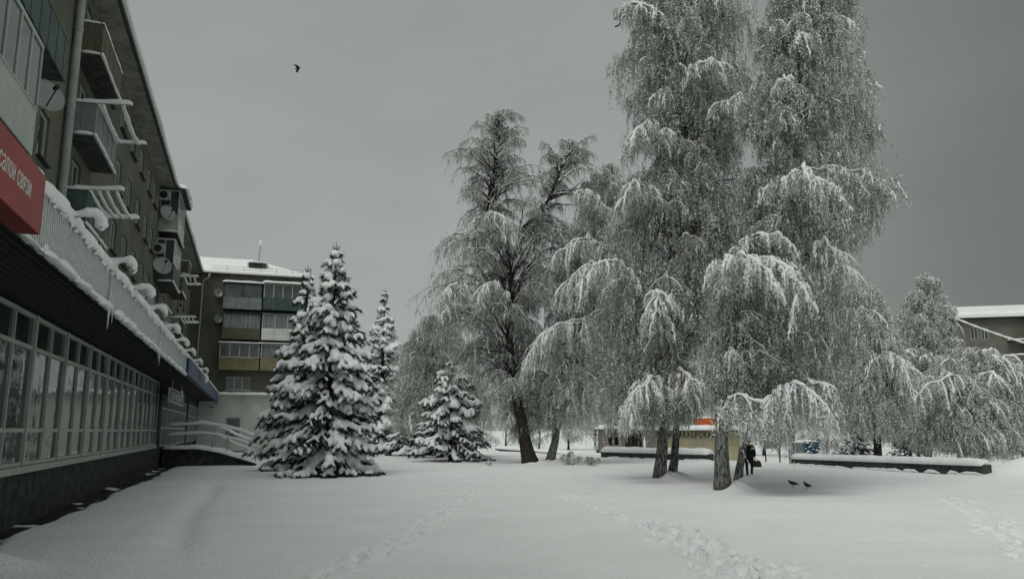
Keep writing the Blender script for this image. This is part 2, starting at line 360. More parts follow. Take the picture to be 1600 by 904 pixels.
# ------------------------------------------------------------------ left apartment block (frame: s along street, q into building)
FL = {5: 14.45, 4: 11.65, 3: 8.85, 2: 6.05}; QW = 6.24
def wall_grid(mb, a0, a1, z0, z1, q, holes, depth=.18, axis='x', sgn=1):
    """wall sheet with openings and their reveals; axis 'x': plane y=q ; axis 'y': plane x=q"""
    xsx = sorted({a0, a1, *[h[0] for h in holes], *[h[1] for h in holes]}); zs = sorted({z0, z1, *[h[2] for h in holes], *[h[3] for h in holes]})
    P = (lambda a, d, z: (a, q+d*sgn, z)) if axis == 'x' else (lambda a, d, z: (q+d*sgn, a, z))
    for i in range(len(xsx)-1):
        for j in range(len(zs)-1):
            cx, cz = (xsx[i]+xsx[i+1])/2, (zs[j]+zs[j+1])/2
            if any(h[0] < cx < h[1] and h[2] < cz < h[3] for h in holes): continue
            mb.add([P(xsx[i], 0, zs[j]), P(xsx[i+1], 0, zs[j]), P(xsx[i+1], 0, zs[j+1]), P(xsx[i], 0, zs[j+1])], [(0, 1, 2, 3)])
    for x0, x1, y0, y1 in holes:
        c = [(x0, y0), (x1, y0), (x1, y1), (x0, y1)]
        for k in range(4):
            a, b = c[k], c[(k+1) % 4]
            mb.add([P(a[0], 0, a[1]), P(b[0], 0, b[1]), P(b[0], depth, b[1]), P(a[0], depth, a[1])], [(0, 1, 2, 3)])
wins = []
for fz in (14.45, 11.65, 8.85, 6.05):
    for s0 in (9.2, 12.6, 21.9, 24.9, 34.2, 37.6, 40.9, 44.2, 47.6, 50.4, 64.2, 67.0, 72.0, 75.2, 79.5):
        wd = 1.5 if s0 not in (24.9, 34.2) else 1.15
        wins.append((s0, s0+wd, fz+.85, fz+2.3))
    for s0 in (16.6, 29.3, 55.2, 59.0, 69.6): wins.append((s0, s0+1.5, fz+.05, fz+2.3))
apt = thing('apartment_building', (50, 10, 0), 'long five storey brown brick apartment block with shopfront below, running along the left', 'building', None, FM)
b = MB(); wall_grid(b, -12, 84.2, 4.9, 17.3, QW, wins)
b.add([(-12, QW, 4.9), (-12, 18, 4.9), (-12, 18, 17.3), (-12, QW, 17.3)], [(0, 1, 2, 3)])
b.add([(84.2, QW, 4.9), (84.2, 18, 4.9), (84.2, 18, 17.3), (84.2, QW, 17.3)], [(3, 2, 1, 0)])
b.add([(-12, 18, 0), (84.2, 18, 0), (84.2, 18, 17.3), (-12, 18, 17.3)], [(3, 2, 1, 0)])
b.build('wall', M['brick'], apt, FM)
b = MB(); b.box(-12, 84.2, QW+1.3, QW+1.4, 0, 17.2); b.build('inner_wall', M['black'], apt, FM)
# roof: soffit, fascia, snow
b = MB(); b.box(-12.5, 84.0, 5.42, 7, 17.31, 17.42)
b.prism([(5.36, 17.43), (6.9, 17.9), (12, 20.2), (18, 17.43)], -12.5, 84.6); roof = b.build('roof', M['conc'], apt, FM)
b = MB(); b.box(-12.5, 83.9, 5.30, 5.40, 17.29, 17.46); b.build('gutter', M['dconc'], roof, FM)
b = MB(); V = []
ss = np.arange(-12.5, 84.7, .5)
prof = [(5.27, 17.47), (5.22, 17.58), (5.34, 17.72), (6.0, 18.0), (12.0, 20.5), (12.0, 20.25)]
for i, s_ in enumerate(ss):
    k = 1+.5*math.sin(s_*.7)*math.sin(s_*.23+1)
    V += [(s_, q-.05*k*(j in (0, 1, 2)), z+.03*k) for j, (q, z) in enumerate(prof)]
m = len(prof); F = [(i*m+j, i*m+(j+1) % m, (i+1)*m+(j+1) % m, (i+1)*m+j) for i in range(len(ss)-1) for j in range(m)]
b.add(V, F+[tuple(range(m))[::-1], tuple(range((len(ss)-1)*m, len(ss)*m))]); b.build('roof_snow', M['snow'], roof, FM, smooth=True)

# windows: frame with pane and snowy sill
def win_mesh(w_, h_, nm=2, fr=.07):
    f = MB(); f.box(0, w_, -.04, .04, 0, fr); f.box(0, w_, -.04, .04, h_-fr, h_)
    f.box(0, fr, -.04, .04, fr, h_-fr); f.box(w_-fr, w_, -.04, .04, fr, h_-fr)
    for k in range(1, nm): f.box(w_*k/nm-fr*.5, w_*k/nm+fr*.5, -.04, .04, fr, h_-fr)
    p = MB(); p.box(fr*.9, w_-fr*.9, .0, .012, fr*.9, h_-fr*.9)
    sl = MB(); sl.box(-.06, w_+.06, -.28, -.1, -.06, -.02); return f, p, sl
def local_child(mb, name, m, parent, loc, smooth=False):
    o = mb.build(name, m, smooth=smooth); o.parent = parent; o.location = loc; WM[o] = WM[parent]; return o
protos = {}
rw = random.Random(3)
for (s0, s1, z0, z1) in wins:
    if s1 < 14: continue
    key = (round(s1-s0, 2), round(z1-z0, 2)); kind = 'curtain' if rw.random() < .3 else 'wglass'
    L_ = (s0-50, QW+.13-10, z0)
    if (key, kind) not in protos:
        f, p, sl = win_mesh(*key, nm=2 if key[0] > 1.2 else 1)
        o = local_child(f, 'window', M['white'], apt, L_)
        pa = local_child(p, 'pane', M[kind], o, (0, 0, 0)); si = local_child(sl, 'window_sill', M['black'], o, (0, 0, 0))
        protos[(key, kind)] = (o, pa, si)
    else:
        o, pa, si = [x.copy() for x in protos[(key, kind)]]
        for x in (o, pa, si): link(x)
        o.parent = apt; o.location = L_; pa.parent = o; si.parent = o; WM[o] = WM[apt]

# balconies
def balcony(s0, s1, z, qo, style, mpanel='brown', glz=False, snow=True, rack=False, roofed=False, lab=None):
    q1 = QW-.003; sl = MB()
    sl.box(s0, s1, qo, q1, z-.14, z)
    bal = sl.build('balcony', M['dconc'], apt, FM)
    if lab: bal['label'] = lab
    ph = .95
    pn = MB(); t = .035
    if style == 'rails':                              # open bars
        n = int((s1-s0)/.14)
        for k in range(n+1): a = s0+.04+(s1-s0-.08)*k/n; pn.box(a-.012, a+.012, qo+.02, qo+.045, z, z+ph)
        for k in range(6): a = qo+.1+(q1-qo-.15)*k/6; pn.box(s0+.02, s0+.045, a, a+.022, z, z+ph); pn.box(s1-.045, s1-.02, a, a+.022, z, z+ph)
        pn.box(s0, s1, qo, qo+.06, z+ph, z+ph+.04); pn.box(s0, s0+.06, qo+.062, q1, z+ph, z+ph+.04); pn.box(s1-.06, s1, qo+.062, q1, z+ph, z+ph+.04)
    else:
        n = max(2, int((s1-s0)/.42)) if style == 'sheet' else 1
        for k in range(n):
            a0, a1 = s0+(s1-s0)*k/n, s0+(s1-s0)*(k+1)/n
            pn.box(a0+.008, a1-.008, qo-.02-(k % 2)*.012, qo+.015, z-.16, z+ph)
        for a, sg in ((s0, -1), (s1, 1)):
            for k in range(2):
                b0, b1 = qo+.02+(q1-qo-.02)*k/2, qo+.02+(q1-qo-.02)*(k+1)/2
                x0, x1 = (a-.02, a+.015) if sg < 0 else (a-.015, a+.02)
                pn.box(x0, x1, b0+.006, b1-.006, z-.16, z+ph)
        pn.box(s0-.03, s1+.03, qo-.04, qo+.03, z+ph+.003, z+ph+.045)
        pn.box(s0-.03, s0+.03, qo+.033, q1, z+ph+.003, z+ph+.045); pn.box(s1-.03, s1+.03, qo+.033, q1, z+ph+.003, z+ph+.045)
    pn.build('railing_panel', M[mpanel], bal, FM)
    top = z+ph+.045
    if glz:
        zt = z+2.55; fr = MB(); n = max(3, int((s1-s0)/.8))
        for k in range(n+1): a = s0+(s1-s0)*k/n; fr.box(a-.035, a+.035, qo-.02, qo+.05, top+.002, zt)
        fr.box(s0-.04, s1+.04, qo-.025, qo+.055, zt, zt+.1)
        for a in (s0-.035, s1-.035):
            fr.box(a+.003, a+.066, q1-.08, q1-.004, top+.002, zt); fr.box(a+.003, a+.066, qo+.06, q1-.003, zt, zt+.1)
            fr.box(a+.003, a+.066, (qo+q1)/2-.03, (qo+q1)/2+.03, top+.002, zt-.003)
        fr.build('glazing_frame', M['white'], bal, FM)
        gl = MB(); gl.box(s0+.02, s1-.02, qo+.01, qo+.022, top, zt-.002); gl.box(s0-.005, s0+.007, qo+.03, q1-.01, top, zt-.002); gl.box(s1-.007, s1+.005, qo+.03, q1-.01, top, zt-.002)
        gl.build('pane', M['wglass'], bal, FM)
        if roofed:
            r = MB(); V = [(qo-.35, zt+.06), (qo-.35, zt+.12), (q1, zt+.55), (q1, zt+.105)]
            r.prism(V, s0-.3, s1+.3); r.build('balcony_roof', M['dconc'], bal, FM)
            sn = MB(); snow_ridge(sn, [(s0-.3, qo-.1, zt+.2), (s1+.35, qo-.1, zt+.2)], .75, .34, seed=int(s0*7), side=(0, 1, 0)); sn.build('snow_cap', M['snow'], bal, FM, smooth=True)
    if snow:
        sn = MB()
        if not glz:
            snow_ridge(sn, [(s0-.03, qo, top), (s1+.03, qo, top)], .10, .10, seed=int(s0+z), side=(0, 1, 0))
            snow_ridge(sn, [(s0, qo+.06, top), (s0, q1, top)], .10, .09, seed=int(s0+z)+3, side=(1, 0, 0))
        snow_ridge(sn, [(s0-.05, qo-.05, z-.12), (s1+.05, qo-.05, z-.12)], .10, .11, seed=int(s0+z)+9, side=(0, 1, 0))
        snow_ridge(sn, [(s0-.06, qo, z-.12), (s0-.06, q1-.2, z-.12)], .11, .10, seed=int(s0+z)+12, side=(1, 0, 0))
        sn.build('snow_edge', M['snow'], bal, FM, smooth=True)
    if rack:
        rk = MB(); qa = qo-1.05; zr = z+ph+.02
        for a in (s0, s1-.25): rk.tube([(a, qo+.5, zr), (a, qa, zr+.1)], .02, 6)
        qs = (qo-.15, qo-.8) if rack == 2 else (qo-.05, qo-.3, qo-.55, qo-.85)
        for qq in qs: rk.tube([(s0+(s1-.25-s0)*t, qq, zr+.06-.12*math.sin(math.pi*t)) for t in np.linspace(0, 1, 9)], .008, 5)
        rk.build('drying_rack', M['metal'], bal, FM)
        sn = MB()
        for a in (s0, s1-.25): snow_ridge(sn, [(a, qo+.5, zr+.01), (a, qa-.05, zr+.115)], .13, .15, seed=int(a*5+z), side=(1, 0, 0), lump=.2)
        for qq in qs: snow_ridge(sn, [(s0+(s1-.25-s0)*t, qq, zr+.06-.12*math.sin(math.pi*t)) for t in np.linspace(0, 1, 9)], .10 if rack != 2 else .15, .11, seed=int(qq*31), side=(0, 1, 0), lump=.25)
        sn.build('rack_snow', M['snow'], bal, FM, smooth=True)
    return bal
balcony(28.0, 32.1, 14.45, 5.44, 'sheet', 'brown', lab='open balcony with brown sheet panels under the eave')
balcony(28.1, 32.3, 11.65, 5.44, 'sheet', 'greyp', rack=2, lab='open balcony with pale panels and a wide snow-laden drying rack')
balcony(28.0, 32.0, 8.62, 5.44, 'sheet', 'dgreen', rack=4, lab='open balcony with four snowy drying lines')
balcony(28.0, 32.0, 6.05, 5.44, 'rails', 'metal')
balcony(15.2, 20.75, 8.5, 5.3, 'solid', 'white', glz=True, snow=False, lab='enclosed balcony with white panels and tall panes')
balcony(15.2, 23.6, 11.6, 5.42, 'sheet', 'dgreen', snow=False, lab='balcony with green corrugated panels')
balcony(54.0, 58.6, 14.6, 5.1, 'solid', 'white', glz=True, roofed=True, lab='top floor glazed balcony with sloping snowy roof')
balcony(53.7, 58.4, 11.3, 5.15, 'solid', 'dgreen', glz=True, lab='glazed balcony with dark green siding')
balcony(54.0, 58.0, 8.7, 5.44, 'rails', 'metal')
balcony(62.6, 66.4, 12.1, 5.3, 'sheet', 'brown', rack=2)
balcony(63.0, 66.5, 9.1, 5.3, 'rails', 'dgreen', rack=4)
balcony(68.5, 71.5, 14.5, 5.44, 'sheet', 'brown')
balcony(69.0, 72.5, 6.3, 5.44, 'sheet', 'brown', rack=2)

# ------------------------------------------------------------------ ground floor: plinth, shopfront, canopy
QG = 4.7
b = MB(); b.box(-12, 84.2, QG+.003, QG+.4, -.4, .98); b.build('plinth', M['dconc'], apt, FM)
b = MB(); b.box(-12, 46.6, QG-.09, QG+.2, .985, 1.13); b.build('shopfront_sill', M['white'], apt, FM)
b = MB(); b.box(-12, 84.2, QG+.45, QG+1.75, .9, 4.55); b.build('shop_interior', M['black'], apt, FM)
def bay(s0, s1, z0, z1, kind='glass', mid=True, tr=(1.86, 3.66)):
    f = MB(); pw = .13
    f.box(s0, s0+pw, QG-.06, QG+.12, z0, z1); f.box(s1-.02, s1-.003, QG-.05, QG+.1, z0, z1)
    ms = [(s0+pw+s1)/2] if mid else [s0+pw+(s1-s0-pw)*k/4 for k in (1, 2, 3)]
    for mm in ms: f.box(mm-.035, mm+.035, QG-.035, QG+.08, z0, z1)
    xs_ = [s0+pw]+[v for mm in ms for v in (mm-.035, mm+.035)]+[s1-.02]
    for k in range(0, len(xs_), 2):
        for zz in (z0+.002, *[t for t in tr if t < z1-.2], z1-.09): f.box(xs_[k], xs_[k+1], QG-.025, QG+.07, zz, zz+.085)
    o = f.build('shop_window', M['white'], apt, FM)
    p = MB(); p.box(s0+pw*.9, s1-.015, QG+.02, QG+.032, z0+.05, z1-.04); p.build('pane', M[kind], o, FM)
for k in range(13): bay(3.6+3.3*k, 3.6+3.3*(k+1), 1.14, 4.44)
b = MB(); b.box(46.7, 47.8, QG-.1, QG+.44, .99, 4.5); b.box(66.5, 67.6, QG-.1, QG+.44, .99, 4.5); b.build('door_pier', M['dconc'], apt, FM)
for k in range(5): bay(47.9+3.7*k, 47.9+3.7*(k+1), 1.0, 3.9, mid=False, tr=(2.0, 3.1))
for k in range(4): bay(67.7+4.1*k, 67.7+4.1*(k+1), 1.0, 4.0, mid=False, tr=(3.0,))
b = MB(); b.box(47.9, 66.4, QG-.02, QG+.4, 3.905, 4.5); b.box(67.7, 84.1, QG-.02, QG+.4, 4.005, 4.5); b.build('lintel', M['dconc'], apt, FM)
# canopy slab with ribbed dark soffit
QC = 2.9
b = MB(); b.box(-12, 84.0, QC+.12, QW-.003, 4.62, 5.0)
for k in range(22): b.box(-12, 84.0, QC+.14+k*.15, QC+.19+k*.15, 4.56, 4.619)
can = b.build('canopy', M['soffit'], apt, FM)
b = MB(); b.box(11.05, 39.2, QC+.06, QC+.115, 4.4, 5.2); b.box(76.3, 84.0, QC, QC+.115, 4.42, 5.26); b.box(-12, 11.0, QC+.05, QC+.115, 4.4, 5.2); b.build('fascia', M['greyp'], can, FM)
b = MB(); k = 0; s_ = 11.1
while s_ < 39.15:
    b.box(s_, s_+.05, QC-.005, QC+.055, 4.36+.02*math.sin(s_*9), 5.22); s_ += .125
b.build('canopy_fence', M['rime'], can, FM)
b = MB(); b.add([(-12, QC+.2, 5.25), (84, QC+.2, 5.25), (84, QW-.01, 5.32), (-12, QW-.01, 5.32)], [(0, 1, 2, 3)]); b.box(-12, 84, QC+.2, QW-.02, 5.01, 5.2)
b.build('canopy_snow', M['snow'], can, FM, smooth=False)
b = MB()
snow_ridge(b, [(11.05, QC+.05, 5.19), (76.3, QC+.05, 5.21)], .26, .21, seg=.09, seed=5, overhang=.05, lump=.3)
snow_ridge(b, [(76.0, QC+.08, 5.25), (84.1, QC+.08, 5.25)], .2, .10, seed=6)
snow_ridge(b, [(11.1, QC-.03, 4.36), (39.2, QC-.03, 4.36)], .13, .09, seg=.07, seed=8, lump=1.1)
r = random.Random(9)
for k in range(230):                                # crumbs stuck along the lower edge and top
    s_ = 12.3+26.8*r.random(); zz = 4.37+r.uniform(-.03, .06) if k % 2 else 5.16+r.uniform(-.09, .04); rr = r.uniform(.025, .06)
    b.tube([(s_-rr, QC-.02, zz), (s_, QC-.045, zz+.01), (s_+rr, QC-.02, zz-.01)], [rr*.4, rr, rr*.4], 6)
b.build('fence_snow', M['snow'], can, FM, smooth=True)
b = MB()
for s_c, n in ((17.9, 6), (27.3, 7)):
    for k in range(n):
        a = s_c+r.uniform(-.3, .35); z0 = r.uniform(4.45, 5.1); z1 = 3.98+r.uniform(-.1, .25)
        b.tube([(a, QC-.05, z0), (a+.01, QC-.06, (z0+z1)/2), (a+.01, QC-.06, z1)], [.022, .018, .004], 6)
b.build('icicles', M['rime'], can, FM, smooth=True)
for s_ in (13.9, 17.7, 20.9, 24.3, 28.6, 32.9, 37.2, 42.6, 48.5):
    b = MB(); b.tube([(s_, QC+.1, 5.22), (s_, QC-.2, 5.31), (s_, QC-.36, 5.31), (s_, QC-.43, 5.2)], .018, 6)
    b.tube([(s_, QC-.40, 5.22), (s_, QC-.47, 5.12)], .05, 8); la = b.build('floodlight_arm', M['metal'], can, FM)
    b = MB(); K = 16; t = np.linspace(0, 1, K)
    P = [(s_+.03*math.sin(9*a), np.interp(a, [0, .35, .7, .85, 1], [QC+.12, QC-.18, QC-.36, QC-.44, QC-.46]), np.interp(a, [0, .35, .7, .85, 1], [5.27, 5.34, 5.36, 5.26, 5.08])) for a in t]
    b.tube(P, [.04]+[.068+.015*math.sin(a*13+s_)+.028*(a > .65) for a in t[1:-1]]+[.03], 9); b.build('arm_snow', M['snow'], la, FM, smooth=True)

def FP(s_, q, z): return FM @ Matrix.Translation((s_, q, z))
# text basis on the canopy front: x along +s, y up, facing -q
TB = Matrix(((1, 0, 0, 0), (0, 0, -1, 0), (0, 1, 0, 0), (0, 0, 0, 1)))
sg = thing('shop_sign', (8, QC-.2, 4.35), 'red shop sign box with thin white lettering on the canopy edge', 'sign', None, FM)
b = MB(); b.box(2.0, 11.0, QC-.265, QC-.001, 4.30, 5.05); b.build('sign_box', M['redside'], sg, FM)
b = MB(); b.box(2.0, 11.0, QC-.285, QC-.268, 4.30, 5.05); b.build('sign_face', M['red'], sg, FM)
b = MB(); snow_ridge(b, [(2, QC-.12, 5.055), (11.02, QC-.12, 5.055)], .2, .07, seed=14, lump=.8); b.build('snow_cap', M['snow'], sg, FM, smooth=True)
text_obj('lettering', 'салон связи', .33, FP(9.1, QC-.287, 4.60) @ TB, M['cream'], sg, .004, sx=.64, spacing=1.05)
sb = thing('shop_sign', (57, QC-.2, 4.4), 'long dark blue shop sign along the far part of the canopy', 'sign', None, FM)
b = MB(); b.box(39.25, 66, QC-.12, QC+.11, 4.40, 5.2); b.box(66.15, 76.2, QC-.12, QC+.11, 4.42, 5.2); b.build('sign_box', M['blue'], sb, FM)
b = MB()
for s0, n, hh in ((46.0, 3, .42), (57.5, 6, .22)):
    for k in range(n):
        a = s0+k*(1.15 if hh > .3 else 1.0); z0 = 4.68
        b.box(a, a+.22, QC-.14, QC-.121, z0, z0+hh); b.box(a+.6, a+.8, QC-.14, QC-.121, z0, z0+hh); b.box(a+.221, a+.599, QC-.14, QC-.121, z0+hh*.4, z0+hh*.6)
b.build('lettering', M['conc'], sb, FM)
b = MB(); b.tube([(52.5, QC-.1, 5.28), (52.4, QC-.2, 5.1), (52.3, QC-.2, 4.85), (52.2, QC-.18, 4.75)], [.12, .17, .12, .04], 8); snow_ridge(b, [(39.3, QC-.02, 5.2), (76.2, QC-.02, 5.2)], .26, .09, seed=17, lump=.7); b.build('snow_cap', M['snow'], sb, FM, smooth=True)
sh = thing('hanging_sign', (49, 4.0, 3.4), 'small white framed sign board hanging under the canopy by the doors', 'sign', None, FM)
b = MB(); b.box(44.6, 53.4, 3.97, 4.03, 3.42, 4.02); b.build('board', M['dgreen'], sh, FM)
b = MB()
b.box(44.5, 53.5, 3.94, 4.06, 4.021, 4.08); b.box(44.5, 53.5, 3.94, 4.06, 3.36, 3.419); b.box(44.5, 44.599, 3.94, 4.06, 3.42, 4.02); b.box(53.401, 53.5, 3.94, 4.06, 3.42, 4.02)
b.tube([(46, 4, 4.08), (46, 4, 4.6)], .02, 6); b.tube([(52, 4, 4.08), (52, 4, 4.6)], .02, 6)
for k in range(6): b.box(45.6+k*1.2, 46.1+k*1.2, 3.945, 3.968, 3.5, 3.92)
b.build('sign_frame', M['rime'], sh, FM)
b = MB(); b.tube([(50.6+.5*math.cos(a), 3.9, 3.95+.28*math.sin(a)) for a in np.linspace(-.4, 3.6, 12)], .05, 6); b.build('snowy_ring', M['snow'], sh, FM, smooth=True)

# satellite dishes
def dish(s_, q, z, R, lab, d=(-.9, -.75, .3), fr=FM):
    t = thing('satellite_dish', (s_, q, z), lab, 'satellite dish', 'satellite dishes on the blocks', fr)
    b = MB(); b.disc_dish((s_, q, z), d, R); b.build('reflector', M['metal'], t, fr, smooth=True)
    dd = np.array(d)/np.linalg.norm(d); c = np.array((s_, q, z)); b = MB()
    b.tube([c-np.array((0, 0, R*.8)), c+dd*R*1.1+np.array((0, 0, -R*.15))], .02, 6); b.tube([c+dd*R*1.0, c+dd*R*1.3], R*.13, 8); b.build('receiver', M['black'], t, fr)
    b = MB(); b.tube([c-dd*.1, c-dd*.25+np.array((.12, .3, -.15))], .025, 6); b.build('mount_arm', M['black'], t, fr)
dish(22.2, 5.5, 10.4, .46, 'large grey dish on the brick wall beside the enclosed white balcony')
dish(53.6, 5.75, 15.55, .55, 'grey dish on the side of the top glazed balcony')
dish(53.0, 5.75, 12.0, .6, 'grey dish below the air conditioner on the lower glazed balcony', (-1, -.5, .35))
dish(31.0, 4.0, 6.6, .5, 'dish close above the canopy fence behind a snowy lamp arm', (-.9, -.75, .35))
dish(83.7, 3.68, 15.4, .42, 'upper of two dishes on the far end wall', (-1, -.25, .2))
dish(83.7, 3.55, 12.8, .42, 'lower of two dishes on the far end wall', (-1, -.25, .2))
def aircon(s_, q, z, lab):
    t = thing('air_conditioner', (s_, q, z), lab, 'air conditioner', 'outdoor air conditioner units', FM)
    b = MB(); b.box(s_-.55, s_-.2, q-.4, q+.4, z, z+.6); b.build('housing', M['white'], t, FM)
    b = MB(); b.tube([(s_-.58, q, z+.3), (s_-.551, q, z+.3)], .24, 16); b.build('fan_grille', M['black'], t, FM)
    b = MB(); b.box(s_-.6, s_+.1, q-.35, q-.3, z-.06, z-.003); b.box(s_-.6, s_+.1, q+.3, q+.35, z-.06, z-.003); b.build('bracket', M['black'], t, FM)
aircon(53.9, 6.0, 16.4, 'unit on the side of the top glazed balcony')
aircon(53.4, 6.05, 12.8, 'unit on the side of the lower glazed balcony')
# downpipes
dp = thing('downpipe', (28.2, QW-.14, 5), 'thick grey rainwater downpipe on the brick wall beside the stacked balconies', 'pipe', 'rainwater downpipes', FM)
b = MB(); b.tube([(27.6, QW-.17, 5.2), (27.6, QW-.17, 16.7), (27.6, 5.6, 17.25)], .13, 12)
for z in (7, 9.5, 12.2, 14.9): b.tube([(27.6, QW-.17, z), (27.6, QW-.17, z+.08)], .15, 12)
b.build('pipe', M['pipe'], dp, FM, smooth=True)
b = MB()
for z in (7.02, 9.52, 12.22, 14.92): b.box(27.57, 27.63, QW-.03, QW+.0, z, z+.05)
b.build('bracket', M['black'], dp, FM)
dp = thing('downpipe', (83.2, 5.2, 5), 'thin pale downpipe in the corner where the two blocks meet', 'pipe', 'rainwater downpipes', FM)
b = MB(); b.tube([(83.4, 4.6, 17.3), (83.5, 4.65, 16.95), (83.55, 5.15, 16.6), (83.6, 5.2, 16.1), (83.6, 5.25, 5.4)], .09, 8); b.build('pipe', M['pipe'], dp, FM, smooth=True)

# entrance ramp with snowy handrails
rp = thing('entrance_ramp', (50.5, 2, 0), 'snow-covered entrance ramp with double pipe handrails beside the shop doors', 'ramp', None, FM)
PR = [(4.6, .86), (2.7, .86), (1.6, .66), (.4, .3), (-.5, .02)]
b = MB(); b.prism([(4.6, -.4)]+[(q, z) for q, z in PR]+[(-.5, -.4)], 49.6, 54.2); b.build('ramp_body', M['dconc'], rp, FM)
b = MB()
for i, sA in enumerate(np.arange(49.55, 54.3, .46)):
    snow_ridge(b, [(sA, q, z+.0) for q, z in PR], .62, .15, seg=.12, seed=40+i, side=(1, 0, 0), lump=.35)
b.build('ramp_snow', M['snow'], rp, FM, smooth=True)
for sA, lo in ((49.9, 0), (53.8, 1)):
    b = MB(); sn = MB()
    for dz, wd in ((1.32, .15), (.78, .13)):
        P = [(sA, q, z+dz) for q, z in ((4.4, .84), (2.6, .96), (1.6, .86), (.4, .5), (-.5, .18))]
        if lo: P = [(sA+(.3 if k > 2 else 0), q+.3, z-(.25 if k > 2 else 0)) for k, (_, q, z) in enumerate(P)]
        b.tube(P, .028, 7); snow_ridge(sn, P, wd, .12+.05*(dz > 1), seg=.1, seed=int(dz*50)+lo, side=(1, 0, 0), lump=.3)
    for q, z in ((3.4, .86), (2.0, .74), (1.2, .55), (-.45, .0)): b.tube([(sA, q, z), (sA, q, z+1.36)], .025, 6)
    hr = b.build('handrail', M['metal'], rp, FM, smooth=True); sn.build('rail_snow', M['snow'], hr, FM, smooth=True)

# ------------------------------------------------------------------ far block closing the street
fb = thing('apartment_building', (90, 10, 0), 'brown brick apartment block with hipped snowy roof at the far end of the street', 'building', None, FM)
S8 = 84.0
hol = [(.16, 2.42, 5.85, 7.15), (-4.2, -2.2, 5.85, 7.15)]
b = MB(); wall_grid(b, -5.1, QW-.005, 5.1, 17.4, S8, hol, .2, 'y'); b.add([(S8, -5.1, 0), (S8+12, -5.1, 0), (S8+12, -5.1, 17.4), (S8, -5.1, 17.4)], [(0, 1, 2, 3)])
b.add([(S8+.21, 18.01, 0), (S8+.21, 45, 0), (S8+.21, 45, 17.4), (S8+.21, 18.01, 17.4)], [(0, 1, 2, 3)])
b.add([(S8+12, -5.1, 0), (S8+12, 45, 0), (S8+12, 45, 17.4), (S8+12, -5.1, 17.4)], [(0, 1, 2, 3)]); b.box(S8+.25, S8+.3, -5, QW, 5.2, 8)
b.build('wall', M['brick2'], fb, FM)
e = .45; zr = 20.1
V = [(S8-e, -5.1-e, 17.45), (S8+12+e, -5.1-e, 17.45), (S8+12+e, 45, 17.45), (S8-e, 45, 17.45), (S8+6, .7, zr), (S8+6, 45, zr)]
b = MB(); b.add(V, [(0, 1, 4), (1, 2, 5, 4), (2, 3, 5), (3, 0, 4, 5), (3, 2, 1, 0)]); rf = b.build('roof', M['conc'], fb, FM)
c = np.mean(V, axis=0); V2 = [(x+(-.1 if x < S8 else .1)*(z < 18), y-(.1 if y < 0 and z < 18 else 0), z+.22) for x, y, z in V]; n4 = len(V)
b = MB(); b.add(V2+[(x, y, z-.19) for x, y, z in V2[:4]], [(0, 1, 4), (1, 2, 5, 4), (2, 3, 5), (3, 0, 4, 5), (6, 7, 1, 0), (9, 6, 0, 3), (7, 8, 2, 1), (6, 9, 8, 7)]); b.build('roof_snow', M['snow'], rf, FM)
b = MB(); b.box(S8-e-.02, S8-e+.12, -5.5, 4.55, 17.28, 17.43); b.build('gutter', M['dconc'], rf, FM)
b = MB()
for q in np.arange(-5, 4.5, 1.6): b.tube([(S8+.1, q, 17.7), (S8+.1, q, 18.35)], .025, 5)
for zz in (18.3, 18.05): b.tube([(S8+.1, -5.2, zz), (S8+.1, 4.5, zz)], .018, 5)
b.build('roof_railing', M['metal'], rf, FM)
dm = MB(); dm.box(S8+1.6, S8+4.5, -.75, .95, 18.2, 19.15); dm.build('dormer', M['dconc'], rf, FM)
dm = MB(); dm.box(S8+1.55, S8+1.598, -.3, .35, 18.35, 19.0); dm.build('dormer_vent', M['black'], rf, FM)
dm = MB(); snow_ridge(dm, [(S8+3.0, -.95, 19.16), (S8+3.0, 1.15, 19.16)], 3.2, .24, seed=3, side=(1, 0, 0), lump=.15); dm.build('dormer_snow', M['snow'], rf, FM, smooth=True)
an = thing('roof_antenna', (S8+6, 0, 20), 'thin snow-tipped antenna mast on the hipped roof', 'antenna', None, FM)
b = MB(); b.tube([(S8+6, .0, 19.9), (S8+6, -.1, 22.3)], .03, 6); b.build('mast', M['black'], an, FM)
b = MB(); b.tube([(S8+6, -.1, 22.1), (S8+6, 1.5, 20.2)], .012, 4); b.tube([(S8+6, -.1, 22.1), (S8+6, -2.2, 19.4)], .012, 4); b.build('guy_wire', M['rime'], an, FM)
b = MB(); b.tube([(S8+6, -.1, 22.0), (S8+6, -.12, 22.2), (S8+6, -.1, 22.45), (S8+6, -.1, 22.6)], [.05, .16, .12, .05], 8); b.build('aerial_head', M['snow'], an, FM, smooth=True)
